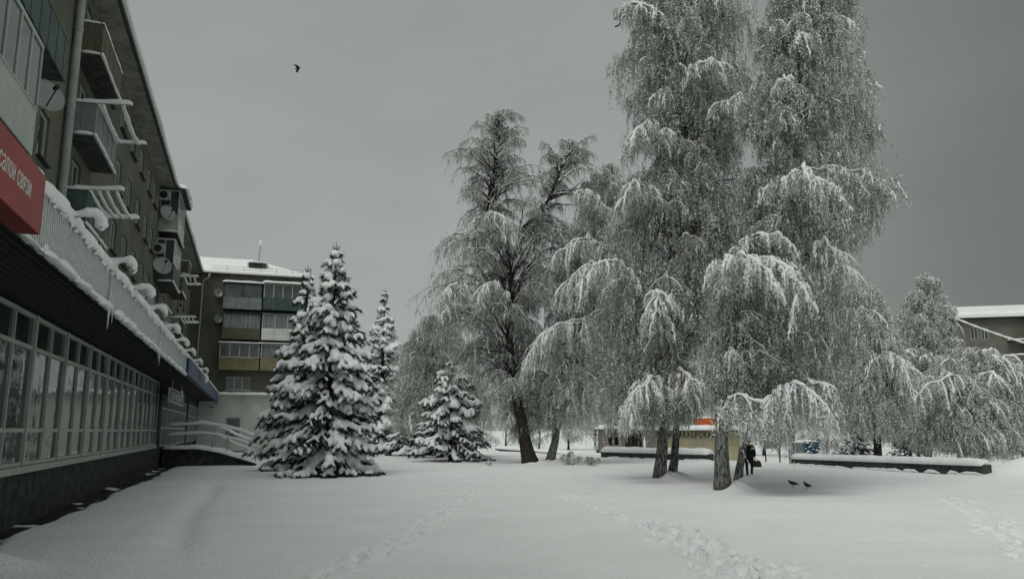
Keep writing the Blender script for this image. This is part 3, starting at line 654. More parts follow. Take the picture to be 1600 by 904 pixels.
# its balconies, two columns facing the camera
def fbal(q0, q1, z0, zp, zt, mp_, glzk, npan, mframe, cap, lab=None, bow=False):
    x1 = S8-.003; x0 = S8-1.05; b = MB(); b.box(x0, x1, q0, q1, z0-.12, z0)
    o = b.build('balcony', M['dconc'], fb, FM)
    if lab: o['label'] = lab
    b = MB(); n = 12 if mp_ == 'brown' else 3
    for k in range(n): a0, a1 = q0+(q1-q0)*k/n, q0+(q1-q0)*(k+1)/n; b.box(x0-.03-.02*(k % 2), x0+.02, a0+.01, a1-.01, z0-.14, zp)
    b.box(x0+.025, x1, q1-.03, q1+.01, z0-.14, zp); b.box(x0+.025, x1, q0-.01, q0+.03, z0-.14, zp); b.build('railing_panel', M[mp_], o, FM)
    b = MB(); b.box(x0+.06, x0+.075, q0+.04, q1-.04, zp, zt); b.build('pane', M[glzk], o, FM)
    b = MB()
    for k in range(npan+1): a = q0+.05+(q1-q0-.1)*k/npan; b.box(x0-.0, x0+.055, a-.045, a+.045, zp+.003, zt)
    b.box(x0-.01, x0+.05, q0, q1, zt, zt+.1); b.box(x0+.08, x1, q1-.07, q1, zt, zt+.08); b.box(x0+.08, x1, q1-.04, q1-.02, zp+.003, zt-.003)
    if bow: b.tube([(x0-.08-.25*math.sin(math.pi*t), q0+(q1-q0)*t, zp+.02-.0*math.sin(math.pi*t)) for t in np.linspace(0, 1, 13)], .05, 6)
    b.build('glazing_frame', M[mframe], o, FM)
    b = MB(); b.box(x0-.15, x1, q0-.08, q1+.08, zt+.105, zt+.16); b.build('balcony_roof', M['dconc'], o, FM)
    if cap:
        b = MB()
        for i in range(3): snow_ridge(b, [(x0-.05+i*.38, q0-.15, zt+.165), (x0-.05+i*.38, q1+.15, zt+.165)], .5, cap, seed=int(q0*3+zt)+i, side=(1, 0, 0), lump=.2)
        b.build('snow_cap', M['snow'], o, FM, smooth=True)
fbal(-.5, 3.15, 13.95, 15.0, 16.3, 'greyp', 'wglass', 2, 'dconc', .2, 'top balcony with blue-grey panels and dark glazing')
fbal(-4.4, -.65, 14.0, 15.1, 16.42, 'dgreen', 'wglass', 4, 'white', .24)
fbal(-.5, 3.1, 10.95, 11.9, 13.3, 'brown', 'curtain', 1, 'dgreen', 0, 'balcony with brown slatted front and pale curtain')
fbal(-4.4, -.65, 10.95, 12.0, 13.4, 'cream', 'curtain', 3, 'white', 0)
fbal(-.55, 3.2, 7.9, 8.98, 10.25, 'ochre', 'wglass', 4, 'white', .12, 'glazed balcony with ochre front and white frames', True)
fbal(-4.4, -.68, 7.9, 9.0, 10.3, 'ochre', 'curtain', 2, 'cream', .08)
for q0 in (.16, -4.2):
    f = MB(); w_, h_ = (2.26, 1.3) if q0 > 0 else (2.0, 1.3); x = S8+.1
    for k in range(4): a = q0+w_*k/3; f.box(x-.05, x+.05, max(q0, a-.06), min(q0+w_, a+.06), 5.851, 7.149)
    for k in range(3): a = q0+w_*k/3; f.box(x-.04, x+.04, a+.06, a+w_/3-.06, 5.851, 5.95); f.box(x-.04, x+.04, a+.06, a+w_/3-.06, 7.05, 7.149)
    o = f.build('window', M['white'], fb, FM); p = MB(); p.box(x, x+.012, q0+.05, q0+w_-.05, 5.86, 7.14); p.build('pane', M['wglass'], o, FM)
    s_ = MB(); s_.box(S8-.14, S8-.003, q0-.1, q0+w_+.1, 5.76, 5.82); s_.build('window_sill', M['rime'], o, FM)
# pale ground floor annex
ax = thing('shop_annex', (82, 0, 0), 'white plastered single storey annex at the foot of the far block', 'building', None, FM)
b = MB(); wall_grid(b, -12, 4.6, 0, 5.05, 80.0, [(.95, 2.0, 1.4, 2.95)], .2, 'y'); b.add([(80, -12, 0), (83.9, -12, 0), (83.9, -12, 5.05), (80, -12, 5.05)], [(0, 1, 2, 3)]); b.box(80.24, 80.3, .8, 2.2, 1.2, 3.2); b.build('wall', M['cream'], ax, FM)
b = MB(); b.box(79.85, 83.98, -12.1, 4.62, 5.06, 5.2); b.build('cornice', M['cream'], ax, FM)
b = MB()
for i in range(5): snow_ridge(b, [(79.95+i*.85, -12.1, 5.2), (79.95+i*.85, 4.6, 5.2)], 1.1, .26, seed=60+i, side=(1, 0, 0), lump=.15)
b.build('snow_cap', M['snow'], ax, FM, smooth=True)
b = MB(); b.box(80.1, 80.18, .951, 1.999, 1.401, 2.949); b.build('window', M['wglass'], ax, FM)
b = MB(); b.box(79.9, 79.999, .85, 2.1, 1.3, 1.395); b.box(79.96, 80.05, .85, .95, 1.4, 3.05); b.box(79.96, 80.05, 2.0, 2.1, 1.4, 3.05); b.box(79.96, 80.05, .951, 1.999, 2.951, 3.05); b.build('window_frame', M['conc'], ax, FM)
b = MB(); b.tube([(79.7, 3.2, 4.0), (79.0, 3.6, 4.05)], .06, 6); b.build('wall_lamp', M['black'], ax, FM)

# ------------------------------------------------------------------ trees
def bez(P0, P1, P2, P3, K):
    t = np.linspace(0, 1, K)[:, None]; return (1-t)**3*P0+3*(1-t)**2*t*P1+3*(1-t)*t*t*P2+t**3*P3
def smooth_path(P, K):
    P = np.asarray(P, float); L = np.concatenate([[0], np.cumsum(np.linalg.norm(np.diff(P, axis=0), axis=1))]); t = np.linspace(0, L[-1], K)
    out = np.stack([np.interp(t, L, P[:, i]) for i in range(3)], 1)
    for _ in range(2): out[1:-1] = (out[:-2]+2*out[1:-1]+out[2:])/4
    return out
class Tree:
    """collects wood, twigs+leaves and snow of one tree"""
    def __init__(s, seed): s.wood = MB(); s.crown = MB(); s.snow = MB(); s.r = np.random.default_rng(seed); s.sway = .14
    def trunk(s, P, r0, r1, K=28, n=12):
        P = smooth_path(P, K); t = np.linspace(0, 1, K)
        P = P+np.cumsum(s.r.normal(0, .02, P.shape)*[1, 1, 0], axis=0)
        R = r0+(r1-r0)*t**.8; R = R*(1+.5*np.exp(-t*26)); s.wood.tube(P, R, n); return P
    def strands(s, S, L, nseg, leaf, p_frost, out=None, thick=.006, heavy=None):
        """hanging twigs starting at S with lengths L, leaves along them"""
        n = len(S); t = np.linspace(0, 1, nseg)
        d = s.r.normal(0, s.sway, (n, 3)); d[:, 2] = 0
        if out is not None: d[:, :2] += out[:, :2]*.35
        curl = s.r.normal(0, .05, (n, 2))
        P = S[:, None, :]+L[:, None, None]*(d[:, None, :]*(t*(1.2-.5*t))[None, :, None]); P[:, :, 2] -= L[:, None]*(t**1.25)[None, :]
        P[:, :, :2] += curl[:, None, :]*np.sin(t*5)[None, :, None]*L[:, None, None]
        V, Q = tubes(P, np.broadcast_to((thick*(1-.6*t))[None], (n, nseg)), 3)
        s.crown.addq(V, Q, 2)
        m = int(max(2, round(L.mean()/leaf*1.55)))
        tt = s.r.uniform(.04, 1.03, (n, m)); i0 = np.clip((tt*(nseg-1)).astype(int), 0, nseg-2); fr = tt*(nseg-1)-i0
        a = np.arange(n)[:, None]; C = P[a, i0]*(1-fr[..., None])+P[a, i0+1]*fr[..., None]
        C = C.reshape(-1, 3)+s.r.normal(0, leaf*.35, (n*m, 3)); k = len(C)
        V, Q = leaf_quads(C, leaf*s.r.uniform(.7, 1.5, k), leaf*s.r.uniform(.4, .8, k), .55)
        pf = np.repeat(np.clip(p_frost+s.r.normal(0, .24, n), .05, .98), m); s.crown.addq(V, Q, (s.r.random(k) < pf).astype(int))
        if heavy is not None and len(heavy):
            Pc = P[heavy]; kk = len(Pc); big = len(heavy) > .4*n; rad = (s.r.uniform(.014, .06, (kk, 1)) if big else s.r.uniform(.016, .040, (kk, 1)))*(leaf/.07)**.5
            m2 = 11; a0 = np.zeros((kk, 1)) if big else s.r.uniform(0, .5, (kk, 1)); a1 = s.r.uniform(.3, 1., (kk, 1)) if big else a0+s.r.uniform(.2, .5, (kk, 1))
            T = np.linspace(0, 1, m2)[None]; U = (a0+(a1-a0)*T)*(nseg-1); j0 = np.clip(U.astype(int), 0, nseg-2); ff = (U-j0)[..., None]; ar = np.arange(kk)[:, None]
            Ph = Pc[ar, j0]*(1-ff)+Pc[ar, j0+1]*ff+s.r.normal(0, .016, (kk, m2, 3))
            prof = rad*(.85+.35*np.sin(T*s.r.uniform(14, 30, (kk, 1))+s.r.uniform(0, 6, (kk, 1)))+s.r.normal(0, .15, (kk, m2)))*np.interp(T, [0, .1, .75, 1], [.4, 1, .8, .12]); prof = np.maximum(prof, .004)
            V, Q = tubes(Ph, prof, 6); s.snow.addq(V, Q)
    def limb(s, P, r0, snow=.05, heavy=0., leaf=.07, p_frost=.45, nsec=9, slen=1.0, dens=8, secl=.32, t0=.25, hang=1.0, cut=False, capr=None):
        """a bough: wood, snow along its back, side branches and hanging twigs"""
        P = np.asarray(P); K = len(P); L = np.linalg.norm(np.diff(P, axis=0), axis=1).sum(); r = s.r
        t = np.linspace(0, 1, K); R = r0*(1-.82*t); s.wood.tube(P, R, 6)
        gf = 1.0 if heavy else r.choice([.35, .5, .8])
        if snow:
            tq = np.linspace(0, 1, 26); Pq = np.stack([np.interp(tq, t, P[:, i]) for i in range(3)], 1); Rq = np.interp(tq, t, R)
            w_ = (snow*gf*(1+.55*heavy))*(1-.35*tq)*(1+.38*np.sin(tq*31+r.uniform(0, 6))+.25*np.sin(tq*57+r.uniform(0, 6))+r.normal(0, .12, 26)); w_[0] *= .3; w_[-1] *= .3
            Pq = Pq+r.normal(0, .012, Pq.shape); Q_ = Pq+np.stack([tq*0, tq*0, Rq+w_*.3], 1); s.snow.tube(Q_, np.maximum(w_, .008), 6)
        S_all = []; O_all = []
        for k in range(nsec):
            tt = t0+(1-t0)*(k+r.random())/nsec; i = min(K-2, int(tt*(K-1))); p = P[i]+(P[i+1]-P[i])*(tt*(K-1)-i); T = P[i+1]-P[i]; T = T/np.linalg.norm(T)
            side = np.cross(T, (0, 0, 1.)); side /= np.linalg.norm(side)+1e-6; sg_ = 1 if k % 2 else -1
            d = T*r.uniform(.3, .9)+side*sg_*r.uniform(.5, 1.1)+np.array((0, 0, r.uniform(-.1, .5))); d /= np.linalg.norm(d)
            l = L*secl*r.uniform(.5, 1.15)*(1-.45*tt); q = np.linspace(0, 1, 6)[:, None]
            B = p+d*l*q+np.array((0, 0, -1.))*l*.75*q**2; s.wood.tube(B, np.linspace(r0*.35*(1-tt*.6), .006, 6), 4)
            if snow and r.random() < .5:
                w2 = snow*.5*gf*(1+.6*heavy)*np.array([.4, 1, 1.1, 1, .9, .4])*r.uniform(.5, 1.4, 6); s.snow.tube(B+np.array((0, 0, snow*.35)), w2, 5)
            m = dens; u_ = r.uniform(.1, 1, m); S = p+d*l*u_[:, None]+np.array((0, 0, -1.))*l*.75*u_[:, None]**2
            S_all.append(S); O_all.append(np.broadcast_to(d, (m, 3)))
        m = dens*2; u_ = r.uniform(t0, 1, m); ii = np.minimum((u_*(K-1)).astype(int), K-2); S_all.append(P[ii]); O_all.append(np.zeros((m, 3)))
        S = np.concatenate(S_all); O = np.concatenate(O_all); Ls = slen*hang*r.uniform(.35, 1.25, len(S))
        if heavy: hv = np.where(r.random(len(S)) < .85*heavy)[0]
        else: hv = np.where(r.random(len(S)) < .09)[0]
        s.strands(S, Ls, 6, leaf, min(.95, p_frost+.4*heavy), O, heavy=hv)
    def finish(s, name, base, label, wood='birch', group=None, leafm='leaf'):
        t = thing(name, base, label, 'tree', group)
        if s.wood.n: s.wood.build('trunk', M[wood], t, smooth=True)
        if s.crown.n: s.crown.build('crown', [M[leafm], M['frost'], M['twig']], t)
        if s.snow.n: s.snow.build('snow_load', M['snow'], t, smooth=True)
        return t
def weeping(name, label, Yd, trunk_px, env, seed, nl=110, leaf=.07, slen=1.0, p_frost=.45, r0=.3, wood='birch', group=None, extra_trunks=(), heavy_px=(), dens=8, nsec=9, dfac=.75, snow=.045, heavyp=.08, sway=.14, fill=3000, leafm='leaf', openf=0., stop=0, sec=.32, hang=1.0, t_low=None, keep=None):
    """a birch whose crown fills a measured outline. trunk_px: (px,py) points at depth Yd; env: rows (py, left, right)"""
    T = Tree(seed); r = T.r; T.sway = sway
    base = at(trunk_px[0][0], trunk_px[0][1], Yd); base[2] = hz(base[0], base[1])-.1
    P = np.array([at(x, y, Yd) for x, y in trunk_px]); P[0] = base
    TP = T.trunk(P, r0, .04); zt = TP[:, 2]
    for tp, ra, dY in extra_trunks:
        Q_ = np.array([at(x, y, Yd+dY*min(1, i/2+(.0 if dY < 0 else 1))) for i, (x, y) in enumerate(tp)])
        if tp[0][1] > 690: Q_[0][2] = hz(Q_[0][0], Q_[0][1])-.1
        T.trunk(Q_, ra, .015)
    E_ = np.array([[at(l, y, Yd)[2], at(l, y, Yd)[0], at(rr, y, Yd)[0]] for y, l, rr in env]); E_ = E_[np.argsort(E_[:, 0])]
    z0, z1 = E_[0, 0], E_[-1, 0]
    n = 0
    for k in range(nl*3):
        if n >= nl: break
        # height weighted towards wide rows
        z = z0+(z1-z0)*r.random(); xl, xr = np.interp(z, E_[:, 0], E_[:, 1]), np.interp(z, E_[:, 0], E_[:, 2])
        if r.random() > (xr-xl)/(E_[:, 2]-E_[:, 1]).max()+.2: continue
        cx, cy = np.interp(z, zt, TP[:, 0]), np.interp(z, zt, TP[:, 1])
        cx = min(max(cx, xl+.2*(xr-xl)), xr-.2*(xr-xl))
        a = r.uniform(0, 2*math.pi); ca, sa = math.cos(a), math.sin(a)
        if sa < -.15 and r.random() < openf: continue
        Rx = (xr-cx) if ca > 0 else (cx-xl); Ry = dfac*(xr-xl)/2
        Rr = 1/math.sqrt((ca/max(Rx, .3))**2+(sa/max(Ry, .3))**2)*(r.uniform(.85, 1.0) if r.random() < .62 else r.uniform(.35, .85))
        tip = np.array((cx+ca*Rr, cy+sa*Rr, z+.15*slen)); rise = min(Rr*.55, max(z-TP[0, 2]-2.0, .3)); zs = max(z-rise-.2*Rr, TP[0, 2]+1.6)
        zs = min(zs, zt.max()-.1)
        S = np.array((np.interp(zs, zt, TP[:, 0]), np.interp(zs, zt, TP[:, 1]), zs)); d = tip-S; up = np.array((0, 0, 1.)); h_ = np.linalg.norm(d[:2])
        B = bez(S, S+np.array((d[0], d[1], 0))*.25+up*(d[2]*.8+.25*h_), S+np.array((d[0], d[1], 0))*.75+up*(d[2]+.28*h_), tip, 11)
        B[1:-1] += r.normal(0, .035*h_**.5, B[1:-1].shape)
        T.limb(B, .012+.012*h_, snow=snow*(1+.3*(h_ > 2)), heavy=(r.uniform(.5, 1) if r.random() < heavyp else 0), leaf=leaf, p_frost=p_frost+r.normal(0, .07), nsec=nsec, slen=slen, dens=dens, secl=sec, hang=hang)
        n += 1
    # the finest hanging twigs between the boughs
    if fill:
        zz = r.uniform(z0+.2, z1, fill*2); xl = np.interp(zz, E_[:, 0], E_[:, 1]); xr = np.interp(zz, E_[:, 0], E_[:, 2]); ok = r.random(fill*2) < (xr-xl)/(xr-xl).max()+.1
        zz, xl, xr = zz[ok], xl[ok], xr[ok]; m = len(zz); a = r.uniform(0, 2*math.pi, m); q = r.uniform(.25, 1, m)**.5*(1+.10*np.sin(zz*3.1+seed)+.08*np.sin(a*3+zz*1.7))*.97
        S = np.stack([(xl+xr)/2+np.cos(a)*q*(xr-xl)/2, np.interp(zz, zt, TP[:, 1])+np.sin(a)*q*dfac*(xr-xl)/2, zz], 1)
        # clumped: drop the starts that fall in the gaps of a smooth field
        g_ = wavy(S[:, 0]*1.0+S[:, 1]*.5, S[:, 2]*1.0, seed, 1.5)+.5*wavy(S[:, 0]+S[:, 1], S[:, 2], seed+1, 3.2); S = S[(g_ > -.32) & ((S[:, 1] > np.interp(S[:, 2], zt, TP[:, 1])-.2) | (r.random(len(S)) > openf))]
        T.strands(S, slen*hang*r.uniform(.35, 1.15, len(S)), 6, leaf, p_frost, heavy=np.where(r.random(len(S)) < .10)[0])
    for (pts, dY, hv, sl) in heavy_px:                 # boughs loaded with snow, standing out in front
        Q_ = smooth_path([at(x, y, Yd-dY*(.35+.65*min(1, i/1.5))) for i, (x, y) in enumerate(pts)], 10)
        Q_[1:-1] += r.normal(0, .07, Q_[1:-1].shape); T.limb(Q_, .05, snow=.054, heavy=hv, leaf=leaf, p_frost=.8, nsec=16, slen=sl*.72, dens=13, secl=.36, t0=.06)
        T.limb(Q_+np.array((.1, .5, -.1)), .04, snow=.05, heavy=hv*.5, leaf=leaf, p_frost=.55, nsec=6, slen=sl*.9, dens=8, secl=.35, t0=.2)
    return T.finish(name, tuple(base+np.array((0, 0, .1))), label, wood, group, leafm)

GB = 'snowy birches on the lawn'
# nearest big birch, leaning right
weeping('birch_tree', 'tallest birch in front with the thickest trunk and the right-hand top leaving the picture', 27.3,
 [(1130, 764), (1126, 720), (1123, 660), (1128, 580), (1150, 480), (1185, 340), (1222, 200), (1250, 80), (1268, -60)],
 [(-70, 1215, 1330), (0, 1195, 1340), (60, 1176, 1340), (100, 1174, 1350), (130, 1172, 1372), (200, 1168, 1368), (240, 1168, 1358), (285, 1168, 1398), (345, 1178, 1375), (380, 1160, 1330), (450, 1120, 1325), (520, 1115, 1332), (590, 1120, 1335), (640, 1160, 1275)],
 101, nl=175, leaf=.06, slen=.8, r0=.235, group=GB, p_frost=.5, fill=5200,
 heavy_px=[([(1225, 300), (1240, 265), (1270, 268), (1300, 300)], 3.2, 1, .9), ([(1120, 430), (1145, 395), (1180, 400), (1210, 440)], 3.4, 1, .9), ([(1170, 420), (1205, 400), (1235, 420), (1250, 460)], 3.2, 1, .9),
  ([(1250, 285), (1300, 262), (1350, 265), (1390, 290)], 1.5, .5, .8), ([(1128, 640), (1150, 618), (1185, 622), (1214, 650)], 2.6, .4, 1.25), ([(1196, 640), (1222, 606), (1252, 598), (1284, 626)], 3.2, .95, 1.25), ([(1240, 600), (1268, 590), (1290, 604), (1300, 628)], 2.4, .45, .8),
  ([(1150, 400), (1180, 365), (1215, 362), (1238, 385)], 2.0, .5, .7), ([(1255, 400), (1290, 375), (1312, 390), (1322, 420)], 2.0, .6, .9), ([(1235, 40), (1245, 22), (1255, 30), (1262, 60)], 1.2, .6, .7)])
# second birch, two stems, left-hand top
weeping('birch_tree', 'broad two-stemmed birch whose left-hand top leaves the picture above its snowy boughs', 32.7,
 [(1030, 750), (1035, 700), (1042, 640), (1050, 560), (1055, 460), (1062, 340), (1072, 200), (1080, 80), (1085, -60)],
 [(-60, 1035, 1120), (0, 985, 1172), (50, 970, 1180), (100, 955, 1178), (135, 952, 1176), (160, 975, 1172), (200, 975, 1165), (240, 985, 1165), (290, 968, 1175), (350, 950, 1190), (410, 935, 1200), (470, 920, 1205), (530, 915, 1195), (590, 920, 1180), (632, 940, 1110), (645, 935, 1045), (668, 925, 1000)],
 102, nl=205, leaf=.065, slen=.85, r0=.22, group=GB, p_frost=.52, fill=6500,
 extra_trunks=[([(1048, 742), (1058, 700), (1062, 650), (1072, 560), (1080, 440)], .2, 1.0)],
 heavy_px=[([(1060, 150), (1085, 100), (1110, 88), (1130, 110)], 2.5, 1, .7), ([(1105, 200), (1130, 155), (1160, 150), (1180, 175)], 2.5, 1, .8), ([(1040, 240), (1020, 192), (1000, 190), (982, 225)], 2.2, .9, .8),
  ([(1050, 480), (1035, 455), (1025, 470), (1015, 500)], 3.2, .95, .9), ([(1045, 610), (1020, 588), (1000, 600), (983, 630)], 3.0, 1, 1.1), ([(1050, 600), (1068, 575), (1080, 590), (1086, 615)], 3.0, .9, .8),
  ([(1030, 330), (1010, 290), (985, 290), (965, 320)], 2.0, .5, .9), ([(1000, 440), (960, 400), (925, 415), (900, 450)], 2.5, .7, 1.0), ([(1120, 640), (1150, 615), (1180, 620), (1200, 650)], -1.0, .5, 1.0), ([(960, 30), (985, 5), (1010, 0), (1030, 20)], 1.5, .5, .8)])
# third birch between, sheared-looking stem
weeping('birch_tree', 'slimmer birch stem just behind the thickest trunk, beside the standing person', 31.5,
 [(1152, 748), (1158, 715), (1166, 660), (1176, 600), (1190, 520), (1205, 400)],
 [(340, 1170, 1260), (420, 1140, 1290), (500, 1140, 1310), (580, 1160, 1300), (620, 1150, 1240)],
 103, nl=42, leaf=.065, slen=.85, r0=.16, group=GB, fill=800, p_frost=.5,
 heavy_px=[([(1170, 660), (1190, 630), (1212, 640), (1222, 665)], .8, .7, 1.2)])
# birch with arching boughs left of centre
weeping('birch_tree', 'leaning birch sharing its foot with the dark-trunked tree, arching snowy boughs to the right', 48.9,
 [(858, 726), (868, 680), (876, 630), (890, 560), (905, 480), (925, 400), (940, 320), (950, 255)],
 [(255, 930, 975), (300, 905, 985), (350, 885, 1000), (400, 868, 1010), (450, 868, 1010), (500, 850, 1010), (550, 828, 1010), (600, 825, 1000), (650, 845, 960)],
 104, nl=140, leaf=.075, slen=1.15, r0=.24, group=GB, fill=2400, leafm='hazeleaf', p_frost=.62, snow=.07, wood='birch',  # ghostly fading put into the leaf colour and frost share
 heavy_px=[([(925, 500), (890, 497), (850, 515), (822, 560)], 3.5, .9, 1.7), ([(960, 430), (930, 405), (900, 420), (880, 455)], 3.0, .7, 1.6), ([(960, 395), (925, 368), (890, 378), (868, 405)], 2.5, .6, 1.5), ([(960, 350), (935, 310), (915, 290), (900, 300)], 2.5, .5, 1.2)])
# tall dark-stemmed tree with open top
weeping('birch_tree', 'tall open-topped tree with a black snow-streaked trunk left of the birches', 48.0,
 [(830, 724), (820, 690), (812, 640), (803, 580), (797, 520), (797, 450), (803, 400), (815, 360)],
 [(330, 722, 905), (365, 690, 925), (400, 668, 915), (440, 666, 880), (480, 672, 850), (520, 668, 848), (570, 690, 845), (620, 740, 842), (670, 775, 838)],
 105, nl=150, leaf=.06, slen=.75, r0=.42, wood='bark', group=GB, p_frost=.5, snow=.045, sway=.42, fill=1500, openf=.8, nsec=10, dens=8, sec=.36, heavyp=.04,
 extra_trunks=[([(803, 400), (785, 370), (765, 330), (768, 295), (776, 265), (777, 225), (778, 185)], .17, 0), ([(815, 360), (838, 335), (858, 312), (872, 270), (885, 245), (905, 225)], .15, 0), ([(798, 480), (790, 550), (770, 548), (730, 542)], .12, -2.0), ([(858, 312), (890, 300), (915, 275)], .07, 0)],
 heavy_px=[([(725, 470), (712, 440), (700, 450), (692, 480)], 3.0, 1, 1.2), ([(740, 350), (765, 330), (785, 335), (800, 365)], 2.5, .8, 1.1), ([(790, 460), (770, 440), (758, 445), (750, 465)], 3.0, .5, 1.0)])
def crown_lobe(T, trunk, env, Yd, n, leaf, slen, pf, snow=.035, dens=6, nsec=6):
    """more boughs round an upper leader"""
    r = T.r; TP = smooth_path([at(x, y, Yd) for x, y in trunk], 20); E_ = np.array([[at(l, y, Yd)[2], at(l, y, Yd)[0], at(rr, y, Yd)[0]] for y, l, rr in env]); E_ = E_[np.argsort(E_[:, 0])]
    for k in range(n):
        z = r.uniform(E_[0, 0], E_[-1, 0]); xl, xr = np.interp(z, E_[:, 0], E_[:, 1]), np.interp(z, E_[:, 0], E_[:, 2]); cx = np.interp(z, TP[:, 2], TP[:, 0]); cx = min(max(cx, xl+.1), xr-.1)
        a = r.uniform(0, 2*math.pi); a = -a if (math.sin(a) < -.1 and r.random() < .8) else a; ca, sa = math.cos(a), math.sin(a); Rx = (xr-cx) if ca > 0 else (cx-xl); Rr = 1/math.sqrt((ca/max(Rx, .3))**2+(sa/max(.8*(xr-xl)/2, .3))**2)*r.uniform(.6, 1.15)
        tip = np.array((cx+ca*Rr, Yd+sa*Rr, z)); zs = max(z-.5*Rr, TP[:, 2].min()); S = np.array((np.interp(zs, TP[:, 2], TP[:, 0]), Yd, zs)); d = tip-S; up = np.array((0, 0, 1.))
        B = bez(S, S+d*[.3, .3, 0]+up*(d[2]*.7+.15*Rr), S+d*[.7, .7, 0]+up*(d[2]+.15*Rr), tip, 9); B[1:-1] += r.normal(0, .06, B[1:-1].shape)
        T.limb(B, .02+.012*Rr, snow=snow, leaf=leaf, p_frost=pf, nsec=nsec, slen=slen, dens=dens, secl=.4, t0=.2)
lobeT = Tree(106); lobeT.sway = .5
crown_lobe(lobeT, [(765, 330), (770, 290), (776, 250), (778, 180)], [(168, 756, 804), (190, 738, 818), (215, 722, 822), (240, 698, 828), (262, 698, 836), (290, 722, 850), (330, 720, 860)], 48.0, 95, .055, .42, .52)
for x_ in ([(776, 270), (750, 240), (722, 228), (700, 238)], [(777, 250), (760, 222), (738, 212), (720, 222)], [(776, 300), (790, 275), (812, 262), (826, 272)], [(768, 320), (745, 300), (728, 300)], [(775, 240), (800, 215), (818, 218)]): lobeT.limb(smooth_path([at(a, c, 47.6) for a, c in x_], 10), .04, snow=.04, leaf=.055, p_frost=.5, nsec=11, slen=.45, dens=9, secl=.5)
crown_lobe(lobeT, [(835, 340), (860, 308), (873, 270), (890, 235)], [(212, 850, 925), (240, 846, 925), (280, 846, 935), (320, 835, 945), (360, 830, 950)], 48.0, 62, .055, .4, .52)
for x_ in ([(872, 270), (868, 240), (850, 218), (845, 222)], [(885, 245), (905, 222), (928, 210)], [(872, 285), (900, 262), (932, 262), (940, 272)], [(860, 305), (890, 300), (925, 310), (940, 330)], [(845, 325), (850, 290), (843, 262)]): lobeT.limb(smooth_path([at(a, c, 47.6) for a, c in x_], 10), .05, snow=.05, leaf=.055, p_frost=.5, nsec=10, slen=.42, dens=8, secl=.45)
dark = [o for o in bpy.data.objects if o.get('label', '').startswith('tall open-topped')][0]
lobeT.wood.build('upper_limbs', M['bark'], dark, smooth=True); lobeT.crown.build('upper_crown', [M['leaf'], M['frost'], M['twig']], dark); lobeT.snow.build('upper_snow', M['snow'], dark, smooth=True)

# smaller snowy trees beyond the parapet on the right
GR = 'snowy trees beyond the low wall'
weeping('birch_tree', 'drooping snow-laden birch just right of the big crown, behind the wall', 45, [(1372, 716), (1372, 680), (1366, 620), (1360, 560), (1355, 500), (1350, 450)],
 [(440, 1335, 1365), (480, 1315, 1385), (530, 1305, 1405), (580, 1310, 1422), (630, 1320, 1420), (660, 1335, 1410)], 111, nl=105, leaf=.08, slen=1.2, r0=.26, wood='bark', group=GR, leafm='hazeleaf', fill=1800, p_frost=.66, snow=.06,
 heavy_px=[([(1365, 570), (1390, 545), (1412, 560), (1422, 600)], 2.0, .9, 1.6)])
weeping('deciduous_tree', 'pale feathery tree with a straight dark stem left of the right-hand roof', 58, [(1452, 716), (1450, 650), (1447, 560), (1446, 490), (1445, 455)],
 [(428, 1438, 1456), (455, 1420, 1476), (490, 1398, 1494), (530, 1388, 1508), (570, 1385, 1515), (620, 1380, 1515), (670, 1390, 1510)], 112, nl=150, leaf=.09, slen=.5, r0=.2, wood='bark', group=GR, leafm='hazeleaf', fill=1800, p_frost=.62, snow=.07, dens=7, heavyp=.15)
weeping('deciduous_tree', 'broad pale snowy tree at the right with a dark stem in front of the house', 47, [(1531, 722), (1530, 680), (1528, 630), (1525, 590), (1522, 560)],
 [(548, 1495, 1550), (562, 1455, 1580), (580, 1430, 1605), (620, 1415, 1612), (660, 1425, 1612), (700, 1440, 1605)], 113, nl=165, leaf=.085, slen=.9, r0=.2, wood='bark', group=GR, leafm='hazeleaf', fill=1800, p_frost=.7, snow=.07, heavyp=.2,
 heavy_px=[([(1520, 600), (1480, 585), (1450, 600), (1425, 625)], 2.5, .7, 1.0), ([(1530, 580), (1550, 555), (1575, 560), (1600, 590)], 2.0, .6, .8)])
weeping('deciduous_tree', 'small snowy tree with two thin leaning stems behind the wall', 52, [(1440, 716), (1432, 690), (1422, 660), (1415, 630)],
 [(600, 1400, 1440), (640, 1390, 1465), (690, 1395, 1470)], 114, nl=26, leaf=.085, slen=.8, r0=.12, wood='bark', group=GR, leafm='hazeleaf', fill=1800, p_frost=.5, snow=.05, extra_trunks=[([(1448, 716), (1443, 690), (1440, 660)], .1, 0)])
weeping('deciduous_tree', 'snowy tree cut by the right edge of the picture', 55, [(1612, 716), (1612, 640), (1608, 590), (1605, 565)],
 [(562, 1590, 1620), (590, 1570, 1650), (620, 1560, 1660), (690, 1560, 1660)], 115, nl=75, leaf=.09, slen=.8, r0=.18, wood='bark', group=GR, leafm='hazeleaf', fill=1800, p_frost=.7, snow=.06)
weeping('deciduous_tree', 'grey frosted tree behind the drooping birch, its top above it', 66, [(1345, 710), (1345, 600), (1340, 500), (1338, 440)],
 [(430, 1325, 1352), (470, 1300, 1385), (520, 1290, 1400), (600, 1290, 1400), (680, 1300, 1400)], 116, nl=110, leaf=.11, slen=.9, r0=.22, wood='bark', group=GR, leafm='hazeleaf', fill=1800, p_frost=.7, snow=.07)

